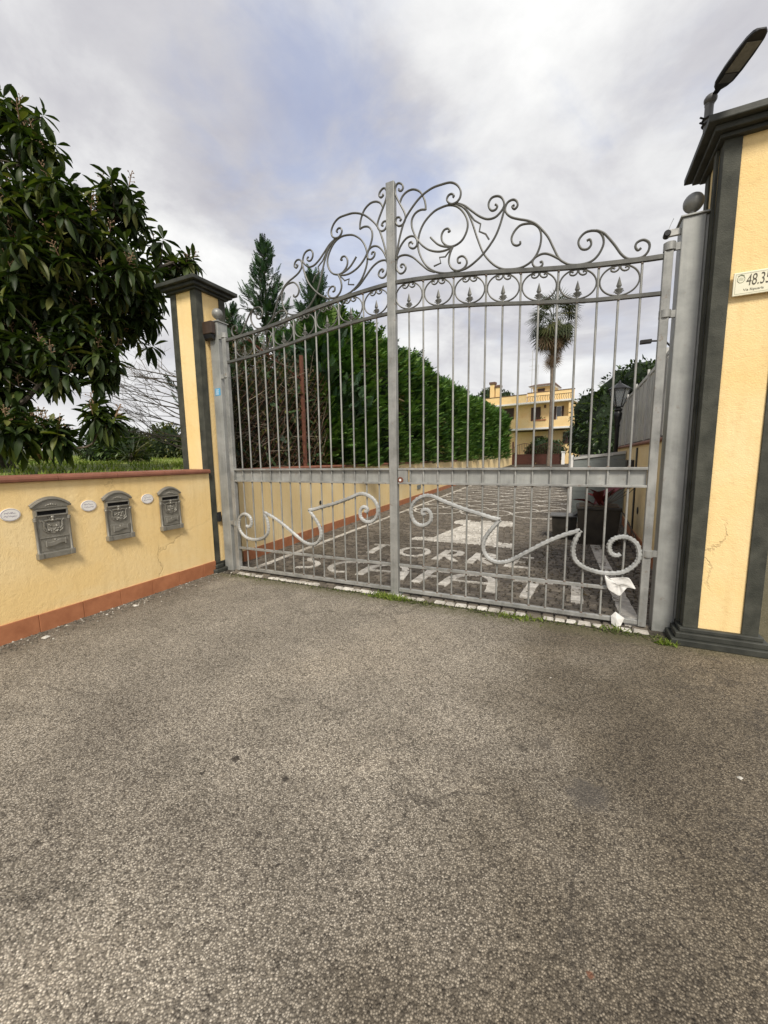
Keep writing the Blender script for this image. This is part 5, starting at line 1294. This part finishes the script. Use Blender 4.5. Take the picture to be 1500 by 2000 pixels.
n = 2600; s0 = nrs.uniform(.3, 3.7, n); zq = nrs.uniform(1.3, 3.0, n); dq = -nrs.rand(n) * .8
pos = F0n + s0[:, None] * dn_ + zq[:, None] * np.array([0, 0, 1]) + dq[:, None] * nn_
scatter('ivy_leaves', OVAL, pos, frames(rdirs(n), UPZ), nrs.uniform(.05, .11, n), 'ivy', tk)

n = 750; s0 = nrs.uniform(.25, 3.9, n); zq = nrs.uniform(1.3, 3.45, n); dq = -.12 - nrs.rand(n) * .5
keep = nrs.rand(n) < .35 + .5 * (s0 / 3.9); s0, zq, dq = s0[keep], zq[keep], dq[keep]; n = len(s0)
pos = F0n + s0[:, None] * dn_ + zq[:, None] * np.array([0, 0, 1]) + dq[:, None] * nn_
scatter('green_sprays', FROND, pos, frames(rdirs(n) + [[.5, 0, .2]], UPZ + rdirs(n) * .5), nrs.uniform(.14, .28, n), 'cypress_blue', tk)
# --- bushes (generic)
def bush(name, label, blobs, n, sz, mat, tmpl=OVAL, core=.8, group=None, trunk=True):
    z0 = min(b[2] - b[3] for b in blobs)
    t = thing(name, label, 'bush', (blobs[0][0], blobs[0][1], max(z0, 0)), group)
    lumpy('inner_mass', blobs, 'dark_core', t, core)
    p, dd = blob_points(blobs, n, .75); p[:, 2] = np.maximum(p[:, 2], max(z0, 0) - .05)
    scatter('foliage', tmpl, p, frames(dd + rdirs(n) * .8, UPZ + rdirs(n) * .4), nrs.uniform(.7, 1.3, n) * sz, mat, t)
    if trunk:
        b = blobs[0]; MB().tube([(b[0], b[1], max(z0, 0) - .1), (b[0], b[1], b[2])], .12, 7).build('trunk', 'bark', t)
    return t
bush('evergreen_bush', 'large dark evergreen bush beyond the lantern on the right', [(3.0, 15.5, 2.6, 1.5), (2.6, 15.0, 1.9, 1.1), (2.3, 16, 3.2, 1.0), (3.3, 15.5, 3.9, 1.0), (4.2, 15, 3.6, 1.3), (2.35, 16.5, 2.4, 1.0), (4.6, 14.5, 2.4, 1.5), (3.7, 14.5, 4.2, .7), (2.1, 18, 2.2, 1.1), (5.4, 14, 3.7, 1.3)], 6500, .17, 'shrub_leaf')
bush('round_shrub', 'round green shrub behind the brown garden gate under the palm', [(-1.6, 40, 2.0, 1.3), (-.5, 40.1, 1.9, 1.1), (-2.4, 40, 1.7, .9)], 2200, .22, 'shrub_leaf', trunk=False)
bush('roof_shrub', 'dark clipped tree crown behind the left of the house roof', [(-8.8, 50, 8.4, 1.8), (-7.2, 50.5, 8.2, 1.6)], 1600, .3, 'shrub_leaf')
bush('field_bush', 'dark leafy bush in the field left of the yellow pillar', [(-9.9, 3.4, 1.85, .55), (-9.4, 3.4, 1.68, .38), (-10.7, 3.3, 1.75, .45)], 1700, .17, 'shrub_leaf', LOQ[3])
bush('field_bush', 'pale green far bush low behind the bare twigs beside the pillar', [(-13.2, 7.3, 2.1, .8), (-12.2, 7.8, 1.9, .7), (-14.5, 7, 1.9, .7)], 2200, .15, 'ivy', OVAL)

# --- dry spiky plants and grass in the field
def spiky(x, y, z, n, L, mat, label):
    t = thing('spiky_plant', label, 'plant', (x, y, z), 'spiky plants in the field')
    a = nrs.rand(n) * 6.283; el = nrs.uniform(-.1, 1.3, n)
    dd = np.stack([np.cos(a) * np.cos(el), np.sin(a) * np.cos(el), np.sin(el)], 1)
    scatter('leaves', leaf_tmpl([(0, .03), (.4, .028), (1, .003)], -.45, .1), np.repeat([[x, y, z + .1]], n, 0) + nrs.uniform(-.08, .08, (n, 3)), frames(dd, UPZ + rdirs(n) * .2), nrs.uniform(.6, 1.1, n) * L, mat, t)
    MB().lathe([(.09, z - .05), (.07, z + .2)], x, y, 8).build('stump', 'bark', t)
spiky(-10.4, 1.75, 1.42, 90, 1.0, 'palm_dead', 'dry straw coloured spiky plant under the loquat tree')
spiky(-8.6, 2.9, 1.42, 70, .8, 'palm_leaf', 'green spiky plant near the bare twigs')
n = 16000
gx = -2.75 - 22 * nrs.rand(n) ** 2.0; gy = nrs.uniform(-4, 9, n)
edge = np.array([(lwall_x(b) - .25) if b > .3 else -2.72 for b in gy]); keep = gx < edge; gx, gy = gx[keep], gy[keep]; n = len(gx)
gz_ = np.array([field_z(a, b) for a, b in zip(gx, gy)])
dv = np.stack([nrs.uniform(-.5, .5, n), nrs.uniform(-.5, .5, n), np.ones(n)], 1)
o = scatter('field_grass', BLADE, np.stack([gx, gy, gz_], 1), frames(dv, rdirs(n)), np.stack([np.full(n, .35), nrs.uniform(.03, .10, n), nrs.uniform(.03, .10, n)], 1), 'grass')
setp(o, 'short green grass in the field behind the mailbox wall', 'grass')

# --- bare twiggy shrub beside the left pillar
t = thing('bare_shrub', 'leafless twiggy shrub reaching out from behind the left pillar', 'shrub', (-5.3, 2.0, 1.3))
tw = MB()
def grow(p, d, L, r, dep):
    n = 4; path = [p]; q = p.copy(); dd = d.copy()
    for i in range(n):
        dd = (dd + Vector((rnd.uniform(-.18, .18), rnd.uniform(-.18, .18), rnd.uniform(-.10, .14)))).normalized(); q = q + dd * (L / n); path.append(q.copy())
        if dep > 0 and i > 0:
            for _ in range(rnd.choice((1, 2))):
                nd_ = (dd + Vector((rnd.uniform(-.7, .7), rnd.uniform(-.7, .7), rnd.uniform(-.35, .45)))).normalized()
                grow(q.copy(), nd_, L * rnd.uniform(.45, .7), r * .5, dep - 1)
    tw.tube(path, r, 4, r * .45, cap=False)
for i in range(17):
    z = 1.45 + i * .13; grow(Vector((-5.2 + rnd.uniform(-.2, .2), 2.1 + rnd.uniform(-.2, .2), z * .72 + .45)), Vector((-.95, -.35 + rnd.uniform(-.3, .3), .15 + rnd.uniform(-.05, .3))).normalized(), rnd.uniform(1.0, 1.5), .014, 2)
tw.build('twigs', 'bark', t)['kind'] = 'stuff'
MB().tube([(-5.1, 2.1, 1.2), (-5.2, 2.1, 2.4), (-5.15, 2.15, 3.4)], .06, 7, .03).build('stem', 'bark', t)

# ================================================================== LOQUAT TREE
LB = [(-4.3, -0.74, 5.22, 0.30), (-4.66, -0.74, 5.5, 0.30), (-3.98, -0.7, 4.95, 0.16), (-4.25, -.75, 4.75, .25), (-3.74, -0.59, 4.28, 0.36), (-3.62, -0.15, 4.55, 0.24), (-3.60, 0.17, 4.36, 0.24), (-4.16, -0.87, 3.93, 0.60), (-3.80, -0.38, 3.71, 0.55), (-3.78, 0.09, 3.72, 0.36), (-4.37, -0.87, 3.06, 0.52), (-3.98, -0.43, 3.06, 0.42), (-3.90, 0.2, 3.29, 0.34), (-3.90, 0.70, 4.22, 0.16), (-3.80, 0.95, 4.32, 0.13), (-3.97, -1.31, 1.81, 0.22), (-3.54, -0.64, 1.92, 0.16), (-3.8, -1.02, 1.71, 0.14), (-5.46, -1.27, 3.87, 1.05), (-5.14, -1.07, 4.9, 0.6), (-5.09, -1.56, 2.25, 0.6), (-4.42, -1.02, 2.62, .42), (-4.05, -.75, 2.55, .30), (-4.62, -1.25, 2.1, .34), (-4.2, -1.2, 1.75, .22), (-3.75, -.45, 2.55, .22)]
lt = thing('loquat_tree', 'large loquat tree with long drooping leaves behind the mailbox wall', 'tree', (-5.9, -.7, 1.3))
trunk = catmull([(-5.9, -.7, 1.2), (-5.8, -.85, 1.8), (-5.45, -1.0, 2.4), (-5.2, -.95, 3.0)], 4)
MB().tube(trunk, .15, 10, .10).build('trunk', 'bark', lt, smooth=True)
limbs = [[(-5.45, -1.0, 2.4), (-4.9, -1.1, 2.15), (-4.37, -1.1, 2.08), (-4.2, -.95, 2.3), (-4.01, -.47, 3.06), (-3.83, -.31, 3.57), (-3.66, -.2, 4.4)],
         [(-5.6, -1.0, 2.1), (-4.86, -1.31, 1.67), (-4.18, -1.11, 1.60), (-3.6, -.82, 1.57), (-3.55, -.7, 1.8)],
         [(-5.2, -.95, 3.0), (-4.8, -.9, 3.7), (-4.5, -.8, 4.5), (-4.35, -.75, 5.3)],
         [(-5.2, -.95, 3.0), (-4.6, -.7, 3.3), (-4.1, -.2, 3.6), (-3.8, .2, 3.9), (-3.8, .7, 4.25), (-3.7, 1.0, 4.38)],
         [(-5.2, -.95, 3.0), (-5.3, -1.1, 4.0), (-5.2, -1.05, 5.0)],
         [(-5.45, -1.0, 2.4), (-4.9, -.8, 2.6), (-4.3, -.3, 2.9), (-3.95, .2, 3.2)],
         [(-4.86, -1.31, 1.67), (-4.3, -1.35, 1.75), (-3.97, -1.31, 1.85)], [(-4.8, -.9, 3.7), (-4.2, -.8, 4.1), (-3.75, -.6, 4.4)]]
LP = []
for i, L in enumerate(limbs):
    c_ = catmull(L, 5); LP += c_
    MB().tube(c_, .040 if i != 1 else .020, 7, .010).build('limb', 'bark' if i != 1 else 'twig', lt, smooth=True)
LPn = np.array([tuple(p) for p in LP])
nros = 900
rp, rd = blob_points(LB, nros, .35)
rp = rp[(rp[:, 0] > -7)]
tw2 = MB(); pn = MB(); leaves = []
for p, d0 in zip(rp, rd):
    j = np.argmin(((LPn - p) ** 2).sum(1) + 1.5 * np.maximum(0, LPn[:, 2] - p[2])); a = LPn[j]
    mid = (a + p) / 2 + np.array([0, 0, -.06]) + nrs.uniform(-.05, .05, 3)
    tw2.tube([tuple(a), tuple(mid), tuple(p)], .010, 4, .005, cap=False)
    axd = Vector(p - mid).normalized() * .5 + Vector((d0[0] * .4, d0[1] * .4, .55)); axd.normalize()
    s1 = axd.orthogonal().normalized(); s2 = axd.cross(s1); nl = rnd.randint(9, 13); ph = rnd.random() * 6.28
    tnt = rnd.random()
    for i in range(nl):
        q = i / nl; a_ = ph + i * 2.4; el = 0.9 - 1.55 * (1 - q) + rnd.uniform(-.2, .2)
        dd = (s1 * math.cos(a_) + s2 * math.sin(a_)) * math.cos(el) + axd * math.sin(el); dd.z -= .15
        base_ = Vector(p) + axd * (.07 * q - .03)
        leaves.append((tuple(base_), tuple(dd.normalized()), rnd.uniform(.19, .30) * (1 - .3 * q), rnd.randint(0, 2) if q < .7 else 3, min(.999, max(0, .30 + .35 * tnt * q + rnd.uniform(-.25, .3)))))
    if rnd.random() < .42:
        tip = Vector(p) + axd * .05; up_ = (axd + Vector((0, 0, .5))).normalized(); L = rnd.uniform(.08, .17)
        pn.tube([tuple(tip), tuple(tip + up_ * L)], .006, 4, .004)
        for i in range(7):
            b_ = tip + up_ * (L * (.25 + .11 * i)); sd2 = (s1 * math.cos(i * 2.4) + s2 * math.sin(i * 2.4) + up_ * .6).normalized() * rnd.uniform(.03, .06)
            pn.tube([tuple(b_), tuple(b_ + sd2)], .0035, 3, .003); pn.sphere(tuple(b_ + sd2), .008, 5, 4)
tw2.build('twigs', 'bark', lt)['kind'] = 'stuff'; pn.build('flower_panicles', 'panicle', lt)['kind'] = 'stuff'
def px_of(p):
    q = Vector(p) - Vector(CAM); z = q.dot(_f)
    return (750 + 780.9 * q.dot(_r) / z, 1000 + 780.9 * q.dot(_d) / z, z)
vis_l = []
for i, l in enumerate(leaves):
    x, y, z = px_of(l[0])
    if z > 0 and 0 < x < 420 and 100 < y < 920: vis_l.append((l[2] / z, i))
vis_l.sort(reverse=True); big = set(i for _, i in vis_l[:300])
lmesh = []
for vi, (tv, tfc) in enumerate(LOQ):
    me = bpy.data.meshes.new('leaf'); me.from_pydata([tuple(q) for q in tv], [], tfc); me.polygons.foreach_set('use_smooth', [True] * len(me.polygons)); me.materials.append(MAT['loquat_leaf'])
    a = me.attributes.new('tint', 'FLOAT', 'FACE'); a.data.foreach_set('value', np.full(len(me.polygons), .0, np.float32)); lmesh.append(me)
inv = LOC[lt.name]
for i in big:
    p, d_, sc_, vi, tn_ = leaves[i]
    o = bpy.data.objects.new('leaf', lmesh[vi]); col.objects.link(o); o.parent = lt
    fr = frames(np.array([d_]), UPZ + nrs.uniform(-.3, .3, (1, 3)))[0]
    M = Matrix([list(fr[r]) + [p[r]] for r in range(3)] + [[0, 0, 0, 1]]) @ Matrix.Diagonal((sc_, sc_, sc_, 1))
    o.matrix_local = inv @ M
for vi in range(4):
    ii = [i for i, l in enumerate(leaves) if l[3] == vi and i not in big]
    if not ii: continue
    p = np.array([leaves[i][0] for i in ii]); d_ = np.array([leaves[i][1] for i in ii]); s_ = np.array([leaves[i][2] for i in ii])
    scatter('foliage', LOQ[vi], p, frames(d_, UPZ + rdirs(len(ii)) * .3), s_, 'loquat_leaf', lt, tints=[leaves[i][4] for i in ii])

# ================================================================== ground details
# moss and weeds along the gate line
n = 4200; mx = nrs.uniform(-2.2, 2.35, n); my = -.13 + nrs.normal(0, .028, n) - .04 * (nrs.rand(n) ** 3)
dens = .5 + .5 * np.sin(mx * 2.3 + 1.2) * np.sin(mx * 5.1); keep = nrs.rand(n) < .18 + .75 * dens ** 2 * (mx > -1.0) ; mx, my = mx[keep], my[keep]; n = len(mx)
o = scatter('moss', OVAL, np.stack([mx, my, np.full(n, .004)], 1), frames(np.stack([nrs.uniform(-1, 1, n), nrs.uniform(-1, 1, n), nrs.uniform(.1, .7, n)], 1), UPZ + rdirs(n) * .3), nrs.uniform(.012, .03, n), 'moss')
setp(o, 'strip of moss and crumbs along the foot of the gate', 'moss')
def weed(x, y, nn_, L, label, spread=.08):
    t = thing('weed', label, 'weed', (x, y, 0), 'weeds at the foot of the gate')
    dv = np.stack([nrs.uniform(-1, 1, nn_), nrs.uniform(-1, 1, nn_), nrs.uniform(.4, 1.2, nn_)], 1)
    pp = np.stack([x + nrs.normal(0, spread, nn_), y + nrs.normal(0, spread * .3, nn_), np.full(nn_, .003)], 1)
    scatter('blades', BLADE, pp, frames(dv, rdirs(nn_)), np.stack([nrs.uniform(.5, 1.0, nn_) * .25, nrs.uniform(.5, 1.1, nn_) * L, nrs.uniform(.5, 1.1, nn_) * L], 1), 'grass', t)
weed(-.02, -.135, 320, .06, 'largest grass tuft under the centre stile of the gate', .10)
weed(1.95, -.10, 45, .05, 'small weed below the paper scrap', .05)
weed(2.27, -.24, 50, .06, 'leafy weed at the corner of the right pillar plinth', .03)
weed(1.2, -.15, 140, .04, 'low mossy weed under the right gate leaf', .12)
n = 420; fx = nrs.uniform(1.0, 2.45, n); fy = .5 + 2.6 * nrs.rand(n)
k2 = nrs.rand(n) < .35 + .6 * (fx - 1.0) / 1.45; fx, fy = fx[k2], fy[k2]; n = len(fx)
o = scatter('fallen_leaves', OVAL, np.stack([fx, fy, np.full(n, .026)], 1), frames(np.stack([nrs.uniform(-1, 1, n), nrs.uniform(-1, 1, n), nrs.uniform(-.1, .25, n)], 1), UPZ + rdirs(n) * .35), nrs.uniform(.02, .06, n), 'deadleaf')
setp(o, 'brown fallen leaves scattered on the paving before the planters', 'leaves')
# gravel and crumbs along the mailbox wall
n = 2600; s0 = nrs.uniform(-1.5, 2.2, n); of = .02 + np.abs(nrs.normal(0, .12, n))
wb, wd, wn = np.array(WB), np.array(WD), np.array(WN)
pos = wb + s0[:, None] * wd + of[:, None] * wn + np.array([0, 0, .002])
CH = ([(-.5, -.5, 0), (.5, -.4, 0), (.45, .5, 0), (-.4, .45, 0), (-.2, -.2, .5), (.25, -.15, .45), (.15, .2, .55), (-.2, .2, .4)], [(4, 5, 6, 7), (0, 1, 5, 4), (1, 2, 6, 5), (2, 3, 7, 6), (3, 0, 4, 7)])
an_ = nrs.rand(n) * 6.28; dv = np.stack([np.cos(an_), np.sin(an_), 0 * an_], 1)
o = scatter('gravel', CH, pos, frames(dv, np.repeat(UPZ, n, 0)), .005 + .010 * nrs.rand(n) ** 3, 'gravel', shade_smooth=False); setp(o, 'loose gravel and plaster crumbs along the foot of the mailbox wall', 'gravel')
n = 34; pp = [(1.02, -1.15), (2.02, -1.9), (-2.1, -1.6), (-2.0, -1.35), (-1.9, -2.0), (-2.2, -.9), (2.06, -1.93)]
for i, (x, y, s_, lab) in enumerate(((1.53, -1.055, .006, 'tiny white pebble on the asphalt in front of the right gate leaf'), (2.308, -1.575, .012, 'white crumbled pebble on the dark asphalt at the right'), (-2.19, -1.30, .028, 'largest pale plaster chip at the foot of the mailbox wall'), (-2.16, -2.05, .035, 'flat pale stone chip by the left edge near the wall'), (-2.21, -1.55, .018, 'small pale plaster chip at the wall foot below the largest mailbox'))):
    r_ = random.Random(i); v = [(a * s_ * 2 * r_.uniform(.7, 1.2), b * s_ * 1.5 * r_.uniform(.7, 1.2), c * s_ * .7) for a, b, c in CH[0]]
    m = MB(Matrix.Translation((x, y, .002)) @ Matrix.Rotation(r_.random() * 3, 4, 'Z')); m.add(v, CH[1]); setp(m.build('stone_chip', 'stone_chip', bevel=.25 * s_), lab, 'stone', 'stray pale stones on the asphalt')
